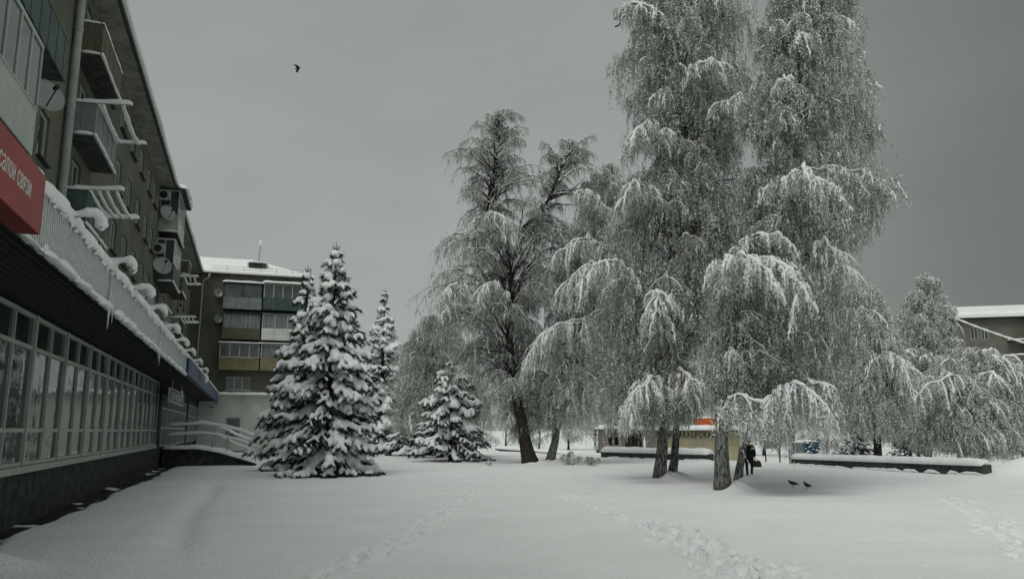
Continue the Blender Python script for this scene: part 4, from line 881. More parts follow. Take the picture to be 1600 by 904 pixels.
weeping('willow_tree', 'low spreading frosted willow behind the wide spruce left of the dark-trunked tree', 60, [(688, 708), (690, 670), (686, 620), (680, 560), (676, 520)],
 [(492, 660, 695), (520, 642, 720), (550, 625, 745), (590, 608, 760), (630, 600, 762), (670, 604, 750)], 117, nl=120, leaf=.08, slen=1.0, r0=.2, wood='bark', group=GB, p_frost=.58, snow=.05, sway=.35, fill=2600, leafm='leaf')

# spruces
def spruce(label, bx, by, Ht, Rd, seed, lev=15, nb=9, fat=1.0, z_low=.04, needle=1.0, group='snowy spruces', vox=.05, lean=(0, 0), droop=.38, nm='needle', z_skirt=1.0, power=.85, sparse=0.):
    r = np.random.default_rng(seed); z0 = hz(bx, by); root = thing('spruce_tree', (bx, by, z0), label, 'tree', group)
    tr = MB(); tr.tube([(bx+lean[0]*t, by+lean[1]*t, z0-.1+Ht*t) for t in np.linspace(0, 1, 8)], np.linspace(Ht*.016+.04, .012, 8), 9)
    nd = MB(); sn = MB(); NP = []; ND = []
    up = np.array((0, 0, 1.))
    for i in range(lev+1):
        f0 = z_low+(1-z_low)*(i/lev)**1.05*.97
        n = max(4, int(round(nb*(1-.45*f0)))); ph = r.uniform(0, 6.28)
        for k in range(n):
            if r.random() < sparse: continue
            f = min(.985, max(z_low*.8, f0+r.uniform(-.55, .55)*(1-z_low)/lev)); zc = Ht*f; Rr = Rd*(1-f)**power+.06
            a = ph+2*math.pi*(k+r.uniform(-.45, .45))/n; L = Rr*r.choice([.55, .8, .95, 1.02, 1.12])*r.uniform(.9, 1.1)*np.interp(f, [0, .16], [.72, 1]); load = np.clip(1+.55*float(wavy(np.array([a*2.2]), np.array([f*9]), seed, 1.3)[0])+r.normal(0, .22), .25, 1.7); az = np.array((math.cos(a), math.sin(a), 0))
            dr = droop*r.uniform(.5, 1.5)*(.6+.4*load)*(1.1-.75*f); c0 = np.array((bx+lean[0]*f, by+lean[1]*f, z0+zc+r.uniform(-.04, .04)*Ht*.3))
            t = np.linspace(0, 1, 9)[:, None]
            A = c0+az*L*t+up*L*(.22*t*(1.15-f)*0-dr*t**1.5+.12*t*(t > .8)); A[:, 2] = np.maximum(A[:, 2], z0+.10+.05*r.random())
            tr.tube(A, np.linspace(.03, .008, 9), 4)
            side = np.cross(az, up); wid = min(.55, .34*L+.10)
            twigs = [(A[2:], .75)]
            nt_ = max(2, int(L/.26))
            for j in range(nt_):
                tt = .25+.75*(j+.5)/nt_; ii = tt*8; i0 = min(7, int(ii)); p = A[i0]+(A[i0+1]-A[i0])*(ii-i0); sgn = 1 if j % 2 else -1
                d = az*r.uniform(.5, .9)+side*sgn*r.uniform(.5, 1.0)-up*r.uniform(.12, .5); d /= np.linalg.norm(d); l = wid*(1.15-.65*tt)*r.uniform(.8, 1.3)
                q = np.linspace(0, 1, 5)[:, None]; B = p+d*l*q-up*l*.35*q**2; B[:, 2] = np.maximum(B[:, 2], z0+.08); twigs.append((B, 1))
            for B, wgt in twigs:
                m = len(B); tt = np.linspace(0, 1, m)
                # needles: shards round and below the twig
                kk = int(np.linalg.norm(B[-1]-B[0])*70*needle)+6; u_ = r.uniform(0, 1.06, kk)*(m-1); i0 = np.clip(u_.astype(int), 0, m-2); C = B[i0]+(B[i0+1]-B[i0])*(u_-i0)[:, None]
                T_ = (B[-1]-B[0]); T_ = T_/np.linalg.norm(T_); D = T_*.8+r.normal(0, .55, (kk, 3)); D[:, 2] -= .45
                NP.append(C-up*r.uniform(0, .05, (kk, 1))); ND.append(D)
                if r.random() < .88*min(1, load+.25):
                    rad = (.055+.045*min(1, L))*fat*load**.7*r.uniform(.75, 1.3)*(1.25 if wgt < 1 else .85)*(.55+.45*min(1, Ht/9))
                    prof = rad*r.normal(1, .16, m)*np.interp(tt, [0, .15, .6, .9, 1], [.55, .95, 1.05, .95, .4])*(.25 if (f < .1 and r.random() < .5) else 1)*(1+.2*np.sin(tt*9+r.uniform(0, 6)))
                    Bs = B+up*rad*.55; V, Q = tubes(Bs[None], prof[None], 8); sn.addq(V, Q)
                    b0 = sn.n-len(V)
                    for kq in (0, m-1):
                        fcs = np.arange(kq*8, kq*8+8)+b0; sn.L.append(fcs if kq else fcs[::-1]); sn.S.append(sn.nl); sn.nl += 8; sn.MI.append(0)
    C = np.concatenate(NP); D = np.concatenate(ND); D /= np.linalg.norm(D, axis=1, keepdims=True); nn = len(C)
    s_ = r.normal(0, 1, (nn, 3)); s_ -= (s_*D).sum(1, keepdims=True)*D; s_ /= np.linalg.norm(s_, axis=1, keepdims=True)
    l = r.uniform(.09, .24, (nn, 1))*(.75+.25*min(1.6, Ht/9)); V = np.stack([C-s_*.016, C+s_*.016, C+D*l], 1).reshape(-1, 3)
    nd.addq(V, np.arange(nn*3).reshape(nn, 3))
    # leader shoots
    tp = np.array((bx+lean[0], by+lean[1], z0+Ht))
    for k in range(6): a = k*1.05; tr.tube([tp-up*.25, tp-up*.1+np.array((math.cos(a)*.1, math.sin(a)*.1, 0)), tp+np.array((math.cos(a)*.2, math.sin(a)*.2, .12))], [.02, .018, .008], 4)
    tr.tube([tp-up*.2, tp+up*.3], [.02, .008], 4)
    tr.build('trunk', M['bark'], root, smooth=True); nd.build('needles', M[nm], root)
    so = sn.build('snow_load', M['snow'], root, smooth=True)
    md = so.modifiers.new('merge', 'REMESH'); md.mode = 'VOXEL'; md.voxel_size = vox; md.use_smooth_shade = True
    return root
spruce('largest snow-laden spruce, its lowest boughs resting on the lawn before the far block', -8.35, 36.8, 10.5, 2.75, 201, lev=23, nb=11, fat=1.25, vox=.035, z_low=.05, needle=1.7, power=.74, droop=.55)
spruce('narrower spruce half hidden behind the left side of the largest spruce', -11.0, 42.0, 10.5, 2.65, 202, lev=20, nb=10, fat=1.15, vox=.045, power=.85, droop=.55, needle=1.5)
spruce('slim distant spruce with neat tiers standing right of the largest spruce', -11.7, 72, 14.6, 3.4, 203, lev=24, nb=11, fat=1.4, vox=.09, needle=.9)
spruce('low wide spruce with drooping boughs and a short bare trunk left of the dark-trunked tree', -4.1, 54.0, 6.6, 3.3, 204, lev=13, nb=10, fat=1.35, vox=.05, z_low=.17, droop=.55, power=.62, needle=2.0)
spruce('dark small spruce between the distant slim one and the low wide one', -8.2, 66, 6.5, 2.8, 205, lev=12, nb=9, fat=1.0, vox=.1, needle=1.0)
spruce('dull green bushy spruce at the foot of the drooping birch behind the wall', 21.2, 50, 2.9, 2.2, 206, lev=7, nb=9, fat=.7, vox=.07, nm='needle2', droop=.2)
spruce('second dull green spruce behind the wall near the leaning stems', 25.2, 52, 2.6, 2.0, 207, lev=6, nb=8, fat=.6, vox=.07, nm='needle2', droop=.2)

# ------------------------------------------------------------------ low parapet walls
def low_wall(name, lab, P, ht, th, seed, cap=.24, notch=True):
    P = [np.array((x, y, hz(x, y))) for x, y in P]; t = thing(name, tuple(P[0]), lab, 'low wall', 'low walls edging the lawn')
    K = 26; L = len(P); pts = smooth_path(P, K); b = MB(); r = np.random.default_rng(seed)
    d = pts[-1]-pts[0]; d[2] = 0; d /= np.linalg.norm(d); nn = np.array((d[1], -d[0], 0))
    V = []
    zt = np.interp(np.linspace(0, 1, K), [0, 1], [P[0][2], P[-1][2]])+ht
    for i, p in enumerate(pts):
        o = r.normal(0, .012)
        for a, z in ((-1, p[2]-.5), (1, p[2]-.5), (1, zt[i]), (-1, zt[i])): q = p+nn*(th/2*a+o); V.append((q[0], q[1], z))
    F = [(i*4+j, i*4+(j+1) % 4, (i+1)*4+(j+1) % 4, (i+1)*4+j) for i in range(K-1) for j in range(4)]+[(0, 3, 2, 1), tuple(range((K-1)*4, K*4))]
    b.add(V, F); b.build('wall_block', M['dconc'], t)
    b = MB()
    for o in (-.28, 0, .28):
        Q_ = pts+nn*o*th*.9; Q_[:, 2] = zt; snow_ridge(b, Q_, th*.75+.12, cap, seg=.16, seed=seed+int(o*10)+3, side=nn, lump=.16, overhang=.05)
    # drifts against its foot and clots on its face
    ee = pts-nn*0; b.build('snow_cap', M['snow'], t, smooth=True); 
    b = MB()
    for sd2 in (-1, 1):
        if pts[K//2][0]*(-nn[0]*sd2)+pts[K//2][1]*(-nn[1]*sd2) < 0: continue
        for i in range(26):
            tt = r.random(); c = np.array([np.interp(tt, np.linspace(0, 1, K), pts[:, k]) for k in range(3)])+nn*sd2*(th/2+.06)-(0, 0, .03); w_ = r.uniform(.25, .8)
            b.tube([c-d*w_, c-d*w_*.4+(0, 0, .05), c+d*w_*.3+(0, 0, .06), c+d*w_], [.02, r.uniform(.05, .10), r.uniform(.04, .09), .02], 8)
    b.build('snow_drift', M['snow'], t, smooth=True)
low_wall('parapet_wall', 'long dark parapet wall under a snow cap ending in a heap at the right', [(16.9, 48.5), (18.3, 43.6), (20.8, 35.6)], .40, .5, 71, .25)
low_wall('parapet_wall', 'short dark parapet wall with thick snow in front of the beige kiosk', [(13.3, 54.2), (10, 58), (7.0, 61.8)], .45, .6, 72, .34)
low_wall('parapet_wall', 'thin distant parapet wall behind the foot of the dark-trunked tree', [(9.8, 78), (4, 78.8), (-1.6, 79.2)], .28, .5, 73, .26)

# ------------------------------------------------------------------ hairdresser's kiosk and neighbours
Yk = 72.0; zk = -1.0
def px_x(px, Y): return (px-800)/FPX*Y*1.0157
kx0, kx1 = px_x(1017, Yk), px_x(1152, Yk); ztop = 1.85
ks = thing('hairdresser_kiosk', ((kx0+kx1)/2, Yk, zk), 'beige panelled single storey kiosk with black Cyrillic lettering under a snowy roof edge', 'kiosk')
b = MB(); b.box(kx0+.3, kx1, Yk+.01, Yk+6, zk, ztop)
n = 14
for k in range(n):
    a0, a1 = kx0+.3+(kx1-kx0-.3)*k/n, kx0+.3+(kx1-kx0-.3)*(k+1)/n; b.box(a0+.012, a1-.012, Yk-.02, Yk+.009, zk, .62-.015); b.box(a0+.012, a1-.012, Yk-.02, Yk+.009, .635, 1.18)
b.box(kx0+.3, kx1, Yk-.015, Yk+.009, 1.2, ztop); b.build('wall', M['beige'], ks)
b = MB(); b.box(kx0-.25, kx0+.299, Yk+.05, Yk+5.9, zk, ztop); b.build('side_wall', M['floor'], ks)
b = MB(); b.box(kx0-.5, kx1+.4, Yk-.35, Yk+6.3, ztop+.003, ztop+.12); b.build('roof', M['dconc'], ks)
b = MB()
for i in range(8): snow_ridge(b, [(kx0-.6, Yk-.25+i*.85, ztop+.12), (kx1+.5, Yk-.25+i*.85, ztop+.12)], 1.15, .40, seed=80+i, side=(0, 1, 0), lump=.12, overhang=.05)
b.build('roof_snow', M['snow'], ks, smooth=True)
lw = px_x(1112.5, Yk)-px_x(1057.5, Yk)
text_obj('lettering', 'ПАРИКМАХЕРСКАЯ', .72, Matrix.Translation((px_x(1017, Yk), Yk-.045, 1.27)) @ TB, M['black'], ks, .02, sx=.62, spacing=1.34)
so = thing('roof_sign', (px_x(1110, Yk), Yk+1, ztop+.5), 'orange-red lightbox sign standing on the kiosk roof', 'sign')
b = MB(); x0, x1 = px_x(1079, Yk+1), px_x(1150, Yk+1)
for k in range(7): a0, a1 = x0+(x1-x0)*k/7, x0+(x1-x0)*(k+1)/7; b.box(a0+.01, a1-.01, Yk+.9, Yk+1.2, ztop+.52, ztop+1.15)
b.build('sign_box', M['orange'], so)
b = MB()
for k in range(4): a = x0+.3+(x1-x0-.6)*k/3; b.box(a-.04, a+.04, Yk+1.0, Yk+1.08, ztop+.1, ztop+.515)
b.build('sign_post', M['black'], so)
b = MB(); snow_ridge(b, [(x0, Yk+1.05, ztop+1.15), (x1, Yk+1.05, ztop+1.15)], .3, .10, seed=90, side=(0, 1, 0), lump=.6); b.build('snow_cap', M['snow'], so, smooth=True)
# neighbour pavilion
Yp = 84.0; px0, px1 = px_x(938, Yp), px_x(1004, Yp)
pv = thing('pavilion', ((px0+px1)/2, Yp, zk), 'brown-grey pavilion with dark openings and snowy roof left of the beige kiosk', 'building')
b = MB(); wall_grid(b, px0, px1, zk, 1.95, Yp, [(px0+.5, px0+1.0, .4, 1.2), (px0+1.15, px0+1.6, .4, 1.2), (px0+2.3, px0+4.0, zk, 1.6), (px1-.9, px1-.5, .1, 1.5)], .4)
b.add([(px0, Yp, zk), (px0, Yp+5, zk), (px0, Yp+5, 1.95), (px0, Yp, 1.95)], [(0, 1, 2, 3)]); b.build('wall', M['floor'], pv)
b = MB(); b.box(px0+.2, px1-.2, Yp+.5, Yp+.6, zk, 1.9); b.build('inner_wall', M['black'], pv)
b = MB(); b.box(px0-.3, px1+.4, Yp-.3, Yp+5.2, 1.953, 2.05); b.build('roof', M['dconc'], pv)
b = MB()
for i in range(6): snow_ridge(b, [(px0-.4, Yp-.2+i*.9, 2.05), (px1+.5, Yp-.2+i*.9, 2.05)], 1.2, .42, seed=95+i, side=(0, 1, 0), lump=.15)
b.build('roof_snow', M['snow'], pv, smooth=True)
# fence with reddish bush colour beside it
rf_ = thing('board_fence', (px_x(970, 80), 80, -1), 'low reddish brown board fence in front of the pavilion', 'fence')
b = MB(); n = 30; f0, f1 = px_x(958, 80), px_x(1002, 80)
for k in range(n): a = f0+(f1-f0)*k/n; b.box(a, a+(f1-f0)/n*.82, 80, 80.03, -1.1, .35+.05*math.sin(k*2.1))
b.box(f0, f1, 80.035, 80.07, -.1, 0); b.build('boards', mat('reddish_boards', (.19, .13, .11), .9, .1, noise=.3, nscale=3), rf_)
# lamp post with snow
lp = thing('short_post', (px_x(1001, 70), 70, -1), 'short post plastered with snow beside the kiosk corner', 'post')
b = MB(); b.tube([(px_x(1001, 70), 70, -1), (px_x(1001, 70), 70, 1.35)], .05, 8); b.build('post', M['black'], lp)
b = MB(); b.tube([(px_x(1001, 70)-.05, 69.95, -.6+.25*k) for k in range(9)], [.05, .11, .08, .13, .07, .10, .12, .06, .03], 8); b.build('snow', M['snow'], lp, smooth=True)
# notice board on legs, round litter bin, blue covered stand
nb_ = thing('notice_board', (px_x(1193, 58), 58, -.6), 'grey notice board on two posts, seen right of the standing person', 'board')
a0, a1 = px_x(1181, 58), px_x(1206, 58); b = MB(); b.box(a0, a1, 58, 58.08, .62, 1.36); b.build('panel', M['conc'], nb_)
b = MB(); b.box(a0+.05, a0+.13, 58.085, 58.16, -1, 1.3); b.box(a1-.13, a1-.05, 58.085, 58.16, -1, 1.3); b.build('post', M['black'], nb_)
b = MB(); snow_ridge(b, [(a0-.03, 58.04, 1.36), (a1+.03, 58.04, 1.36)], .14, .1, seed=31, side=(0, 1, 0)); b.build('snow_cap', M['snow'], nb_, smooth=True)
cx = px_x(1234, 56); rb = thing('round_stand', (cx, 56, -.7), 'dark round advertising drum capped with a disc of snow', 'stand')
b = MB(); b.tube([(cx, 56, -1), (cx, 56, 1.05)], .27, 18); b.box(cx-.62, cx-.28, 56.1, 56.5, -1, .95); b.build('drum', M['greyp'], rb, smooth=False)
b = MB(); b.tube([(cx, 56, 1.05), (cx, 56, 1.12), (cx, 56, 1.2), (cx, 56, 1.24)], [.34, .36, .30, .08], 18); b.build('snow_disc', M['snow'], rb, smooth=True)
bx0, bx1 = px_x(1242, 57), px_x(1264, 57); bs = thing('blue_stall', ((bx0+bx1)/2, 57.5, -.8), 'dark blue tarpaulin-covered stall flecked with snow', 'stall')
b = MB(); r = np.random.default_rng(5); V = []; nxg, nzg = 7, 8
for j in range(nzg+1):
    for i in range(nxg*2+1): a = i/(nxg*2); x = bx0+(bx1-bx0)*min(1, a*2) if a <= .5 else bx1; y = 57 if a <= .5 else 57+(a-.5)*2*1.2; V.append((x+r.normal(0, .03), y+r.normal(0, .05), -1+2.2*j/nzg+r.normal(0, .02)-(.12*math.sin(a*9) if j == nzg else 0)))
m = nxg*2+1; b.add(V, [(j*m+i, j*m+i+1, (j+1)*m+i+1, (j+1)*m+i) for j in range(nzg) for i in range(m-1)]); b.build('tarpaulin', M['bluebush'], bs)
b = MB(); b.box(bx0+.05, bx1-.05, 57.1, 58.1, -1, 1.05); b.build('stall_box', M['bluebush'], bs)
b = MB()
for k in range(26): x, z = r.uniform(bx0, bx1), r.uniform(-.3, 1.1); w_ = r.uniform(.04, .12); b.tube([(x-w_, 56.93, z), (x, 56.9, z+.03), (x+w_, 56.93, z-.02)], [.02, .05, .02], 5)
snow_ridge(b, [(bx0, 57.1, 1.12), (bx1, 57.1, 1.12)], .3, .14, seed=77, side=(0, 1, 0), lump=.5); b.build('snow', M['snow'], bs, smooth=True)

# ------------------------------------------------------------------ parked car
Yc = 104.0; cxm = px_x(945, Yc)
car = thing('parked_car', (cxm, Yc, zk), 'small silver parked car seen beyond the lawn left of the pavilion', 'car')
PR = [(-2.0, .35), (-2.05, .75), (-1.95, .95), (-1.1, 1.02), (-.55, 1.45), (.7, 1.5), (1.45, 1.05), (1.95, .98), (2.05, .7), (2.0, .35)]
b = MB(); b.prism([(cxm+1.3*0+u, zk+v) for u, v in [(-p[0]*.86, p[1]) for p in PR][::-1]], Yc-.8, Yc+.8, 'y'); b.build('body', M['carp'], car)
b = MB()
for yy in (Yc-.812, Yc+.802): b.prism([(cxm+u*.86, zk+v) for u, v in ((1.0, 1.03), (.5, 1.40), (.02, 1.42), (.02, 1.03))], yy, yy+.01, 'y'); b.prism([(cxm+u*.86, zk+v) for u, v in ((-.06, 1.03), (-.06, 1.43), (-.68, 1.43), (-1.2, 1.06))], yy, yy+.01, 'y')
b.build('window', M['glass'], car)
for u in (-1.15, 1.2):
    for yy in (Yc-.83, Yc+.65):
        b = MB(); b.tube([(cxm+u, yy, zk+.33), (cxm+u, yy+.18, zk+.33)], .33, 16); wv = b.build('wheel', M['tyre'], car); b = MB(); b.tube([(cxm+u, yy-.01, zk+.33), (cxm+u, yy+.19, zk+.33)], .19, 12); b.build('rim', M['metal'], wv)
b = MB(); b.box(cxm+1.745, cxm+1.775, Yc-.7, Yc-.45, zk+.7, zk+.85); b.build('tail_light', M['lamp'], car)
b = MB()
for i in range(3): snow_ridge(b, [(cxm-.6, Yc-.45+i*.45, zk+1.47), (cxm+.42, Yc-.45+i*.45, zk+1.46)], .6, .12, seed=i, side=(0, 1, 0), lump=.2)
b.build('roof_snow', M['snow'], car, smooth=True)

# ------------------------------------------------------------------ far right apartment house
Yr = 98.0; RA = math.radians(-14); P0 = at(1492, 500, Yr); RFm = Matrix.Translation((P0[0], Yr, zk)) @ Matrix.Rotation(RA, 4, 'Z')
hr_ = P0[2]-zk                       # eave height
ra = thing('apartment_building', (10, 5, 0), 'grey-brown apartment house with thick snowy roof and corner balconies at the right edge', 'building', None, RFm)
hol = []
for fl in range(5):
    z1 = hr_-1.0-fl*2.8
    if z1 < 2: break
    for a in (1.6, 2.75, 13.2, 15.2): hol.append((a, a+.85 if a < 5 else a+1.5, z1-1.5, z1))
b = MB(); wall_grid(b, 0, 30, 0, hr_, 0, hol, .25); b.add([(0, 0, 0), (0, 12, 0), (0, 12, hr_), (0, 0, hr_)], [(0, 1, 2, 3)]); b.box(.3, 29.7, .4, .5, .2, hr_-.1); b.build('wall', mat('grey_brown_render', (.15, .145, .125), .9, .1, noise=.12, nscale=.8), ra, RFm)
for a0, a1, z0, z1 in hol:
    b = MB(); b.box(a0+.005, a0+.09, .08, .15, z0+.005, z1-.005); b.box(a1-.09, a1-.005, .08, .15, z0+.005, z1-.005); b.box((a0+a1)/2-.04, (a0+a1)/2+.04, .08, .15, z0+.005, z1-.005)
    for zz in (z0+.006, z1-.08): b.box(a0+.091, (a0+a1)/2-.041, .08, .15, zz, zz+.07); b.box((a0+a1)/2+.041, a1-.091, .08, .15, zz, zz+.07)
    wo = b.build('window', M['white'], ra, RFm); b = MB(); b.box(a0+.01, a1-.01, .16, .18, z0+.01, z1-.01); b.build('pane', M['wglass'], wo, RFm)
b = MB(); b.prism([(-.8, hr_+.01), (-.8, hr_+.14), (6, hr_+1.9), (12.8, hr_+.01)], -1, 31); rr_ = b.build('roof', M['dconc'], ra, RFm)
b = MB(); b.prism([(-.95, hr_+.15), (-.98, hr_+.5), (-.6, hr_+.95), (6, hr_+2.5), (12.9, hr_+.4), (6, hr_+1.95)], -1.2, 31.2); b.build('roof_snow', M['snow'], rr_, RFm)
for fl in range(4):
    z0 = hr_-2.75-fl*2.8
    b = MB(); b.box(5.5, 12, -1.1, -.003, z0-.15, z0); o = b.build('balcony', M['dconc'], ra, RFm)
    b = MB(); b.box(7.6, 12, -1.15, -1.08, z0-.3, z0+1.0) if fl == 0 else b.box(5.5, 12, -1.15, -1.08, z0-.3, z0+1.0); b.build('railing_panel', M['brown'], o, RFm)
    b = MB()
    for k in range(5): a = 7.7+k*1.05; b.box(a, a+.1, -1.13, -1.05, z0+1.003, z0+2.4)
    b.box(7.6, 12, -1.13, -1.05, z0+2.403, z0+2.5); b.build('glazing_frame', M['white'], o, RFm)
    b = MB(); b.box(7.7, 11.9, -1.03, -1.02, z0+1.0, z0+2.4); b.build('pane', M['wglass'], o, RFm)
    b = MB(); snow_ridge(b, [(5.4, -1.0, z0+1.0), (12, -1.0, z0+1.0)] if fl else [(5.4, -.8, z0+.03), (7.5, -.8, z0+.03)], .3, .2, seed=fl, side=(0, 1, 0)); b.build('snow_edge', M['snow'], o, RFm, smooth=True)
# ------------------------------------------------------------------ snowy overhead cables
def cable(name, lab, A, B, sag, r_, sn_, group='snowy overhead cables'):
    A, B = np.array(A), np.array(B); t = np.linspace(0, 1, 40)[:, None]; P = A+(B-A)*t; P[:, 2] -= sag*4*(t*(1-t))[:, 0]
    o = thing(name, tuple(A), lab, 'cable', group); b = MB(); b.tube(P, r_, 5); b.build('wire', M['black'], o, smooth=True)
    b = MB(); b.tube(P+np.array((0, 0, sn_*.8)), sn_*(1+.2*np.sin(np.arange(40)*1.7)), 6); b.build('snow', M['snow'], o, smooth=True)
cable('overhead_cable', 'thick snowy cable slanting down across the right-hand apartment house', at(1470, 488, 75), at(1660, 552, 66), .3, .03, .09)
cable('overhead_cable', 'lower nearly level snowy cable above the right-hand trees', at(1570, 570, 62), at(1660, 556, 60), .1, .03, .07)
cable('overhead_cable', 'upper thin cable sagging between the slim spruce and the dark-trunked tree', at(540, 478, 95), at(700, 528, 90), .4, .015, .035)
cable('overhead_cable', 'lower thin cable sagging between the slim spruce and the dark-trunked tree', at(540, 500, 95), at(700, 540, 90), .4, .015, .03)

# ------------------------------------------------------------------ standing person
def skin_obj(name, verts, edges, radii, m, parent, sub=2, root=0):
    L_ = WM[parent].inverted(); me = bpy.data.meshes.new(name); me.from_pydata([tuple(L_ @ Vector(v)) for v in verts], edges, [])
    o = bpy.data.objects.new(name, me); link(o); o.parent = parent; WM[o] = WM[parent]; me.materials.append(m)
    md = o.modifiers.new('skin', 'SKIN'); md.use_smooth_shade = True
    for i, r_ in enumerate(radii): me.skin_vertices[0].data[i].radius = (r_, r_) if not isinstance(r_, tuple) else r_; me.skin_vertices[0].data[i].use_root = (i == root)
    s_ = o.modifiers.new('sub', 'SUBSURF'); s_.levels = sub; s_.render_levels = sub
    dg = bpy.context.evaluated_depsgraph_get(); m2 = bpy.data.meshes.new_from_object(o.evaluated_get(dg)); o.modifiers.clear(); o.data = m2
    for p_ in m2.polygons: p_.use_smooth = True
    return o
PX, PY = 10.62, 36.4; PZ = hz(PX, PY)-.03
pe = thing('person', (PX, PY, PZ), 'person in a long dark hooded coat carrying a bag, standing behind the birch stem', 'person')
def pp(x, y, z): return (PX+x, PY+y, PZ+z)
V = [pp(0, 0, .86), pp(0, .0, 1.05), pp(0, 0, 1.28), pp(.0, -.02, 1.40), pp(0, -.03, 1.47), pp(.0, -.05, 1.57), pp(0, -.04, 1.64),
     pp(-.09, 0, .80), pp(-.10, .03, .46), pp(-.10, -.03, .09), pp(-.10, .11, .045), pp(.09, 0, .80), pp(.11, -.06, .46), pp(.10, -.01, .09), pp(.11, .13, .045),
     pp(-.17, 0, 1.33), pp(-.23, .02, 1.07), pp(-.20, .12, .86), pp(.17, 0, 1.33), pp(.24, .02, 1.06), pp(.26, .04, .84)]
Ed = [(0, 1), (1, 2), (2, 3), (3, 4), (4, 5), (5, 6), (0, 7), (7, 8), (8, 9), (9, 10), (0, 11), (11, 12), (12, 13), (13, 14), (2, 15), (15, 16), (16, 17), (2, 18), (18, 19), (19, 20)]
Rr_ = [.15, .13, .16, .065, .06, .095, .075, .095, .07, .05, .04, .095, .07, .05, .04, .075, .055, .035, .075, .055, .035]
skin_obj('body', V, Ed, Rr_, M['trous'], pe)
V = [pp(0, 0, .60), pp(0, 0, .85), pp(0, 0, 1.08), pp(0, 0, 1.30), pp(0, -.01, 1.40), pp(-.2, 0, 1.33), pp(-.26, .02, 1.06), pp(-.22, .13, .87), pp(.2, 0, 1.33), pp(.27, .02, 1.05), pp(.28, .04, .86)]
skin_obj('coat', V, [(0, 1), (1, 2), (2, 3), (3, 4), (3, 5), (5, 6), (6, 7), (3, 8), (8, 9), (9, 10)], [(.27, .2), (.23, .18), (.19, .15), (.20, .15), .09, .095, .075, .055, .095, .075, .055], M['coat'], pe, root=1)
skin_obj('hood', [pp(0, .01, 1.42), pp(0, .015, 1.56), pp(0, .01, 1.68)], [(0, 1), (1, 2)], [.10, .135, .10], M['coat'], pe)
skin_obj('face', [pp(0, -.10, 1.50), pp(0, -.125, 1.56), pp(0, -.11, 1.63)], [(0, 1), (1, 2)], [.045, .068, .055], M['skin'], pe)
skin_obj('nose', [pp(0, -.175, 1.58), pp(0, -.2, 1.55)], [(0, 1)], [.010, .014], M['skin'], pe, 1)
for sx_, hx, hy, hzv in ((-1, -.22, .15, .80), (1, .28, .045, .80)):
    hv = [pp(hx, hy, hzv+.05), pp(hx, hy, hzv-.01)]; he = [(0, 1)]; hrd = [.026, .034]
    for f_ in range(4):
        k = len(hv); oy = (f_-1.5)*.02; hv += [pp(hx, hy+oy, hzv-.045), pp(hx-sx_*.012, hy+oy, hzv-.075-.006*(f_ in (1, 2))), pp(hx-sx_*.035, hy+oy, hzv-.088)]; he += [(1, k), (k, k+1), (k+1, k+2)]; hrd += [.010, .009, .008]
    k = len(hv); hv += [pp(hx-sx_*.01, hy-.045, hzv+.0), pp(hx-sx_*.02, hy-.055, hzv-.04)]; he += [(1, k), (k, k+1)]; hrd += [.011, .009]
    skin_obj('hand', hv, he, hrd, M['skin'], pe, 1)
bg_ = thing('shoulder_bag', pp(.36, .05, .5), 'brown bag hanging from the hand of the standing person', 'bag')
b = MB(); b.prism([(PX+.22, PZ+.42), (PX+.52, PZ+.42), (PX+.55, PZ+.50), (PX+.49, PZ+.70), (PX+.25, PZ+.70), (PX+.19, PZ+.50)], PY-.06, PY+.10, 'y'); b.build('bag_body', M['bag'], bg_)
b = MB(); b.tube([(PX+.28, PY+.04, PZ+.69), (PX+.29, PY+.04, PZ+.75), (PX+.33, PY+.04, PZ+.765), (PX+.42, PY+.04, PZ+.74), (PX+.45, PY+.04, PZ+.69)], .012, 6); b.build('handle', M['bag'], bg_)

# ------------------------------------------------------------------ birds
def pigeon(x, y, head, lab, peck=False):
    z = hz(x, y); t = thing('pigeon', (x, y, z), lab, 'pigeon', 'pigeons on the snow'); c, s_ = math.cos(head), math.sin(head)
    def q(a, b_, h): return (x+a*c-b_*s_, y+a*s_+b_*c, z+h)
    V = [q(-.19, 0, .095), q(-.10, 0, .115), q(0, 0, .135), q(.085, 0, .15), q(.12, 0, .19 if not peck else .155), q(.145, 0, .235 if not peck else .15), q(.165, 0, .24 if not peck else .145)]
    skin_obj('body', V, [(i, i+1) for i in range(6)], [(.030, .012), (.05, .035), (.074, .068), (.062, .06), .036, .034, .022], M['pigeon'], t, 2, 2)
    b = MB(); hx = V[-1]; b.tube([hx, (hx[0]+c*.035, hx[1]+s_*.035, hx[2]-.012)], [.009, .003], 5); b.build('beak', M['beak'], t)
    b = MB()
    for o in (-.03, .03): b.tube([q(.01, o, .08), q(.015, o, .0)], .007, 5); b.tube([q(-.015, o, .006), q(.05, o, .006)], .006, 5)
    b.build('leg', M['lamp'], t)
    for o in (-1, 1):
        b = MB(); b.tube([q(.07, o*.062, .15), q(0, o*.078, .14), q(-.1, o*.05, .12), q(-.2, o*.015, .10)], [.012, .03, .022, .006], 6); b.build('wing', M['pigeon'], t, smooth=True)
pigeon(10.2, 29.6, math.radians(168), 'left pigeon facing left on the snow right of the thickest birch')
pigeon(10.35, 28.6, math.radians(112), 'right pigeon turned away on the snow near its mate')
bp = at(465, 106, 42); fbd = thing('flying_bird', tuple(bp), 'small dark bird flying alone in the grey sky', 'bird')
def q(a, b_, h): return (bp[0]+a, bp[1]+b_, bp[2]+h)
skin_obj('body', [q(-.16, 0, -.075), q(-.06, 0, -.03), q(.05, 0, .0), q(.12, 0, .03), q(.16, 0, .045)], [(i, i+1) for i in range(4)], [(.035, .01), .04, .055, .035, .02], M['crow'], fbd, 2, 2)
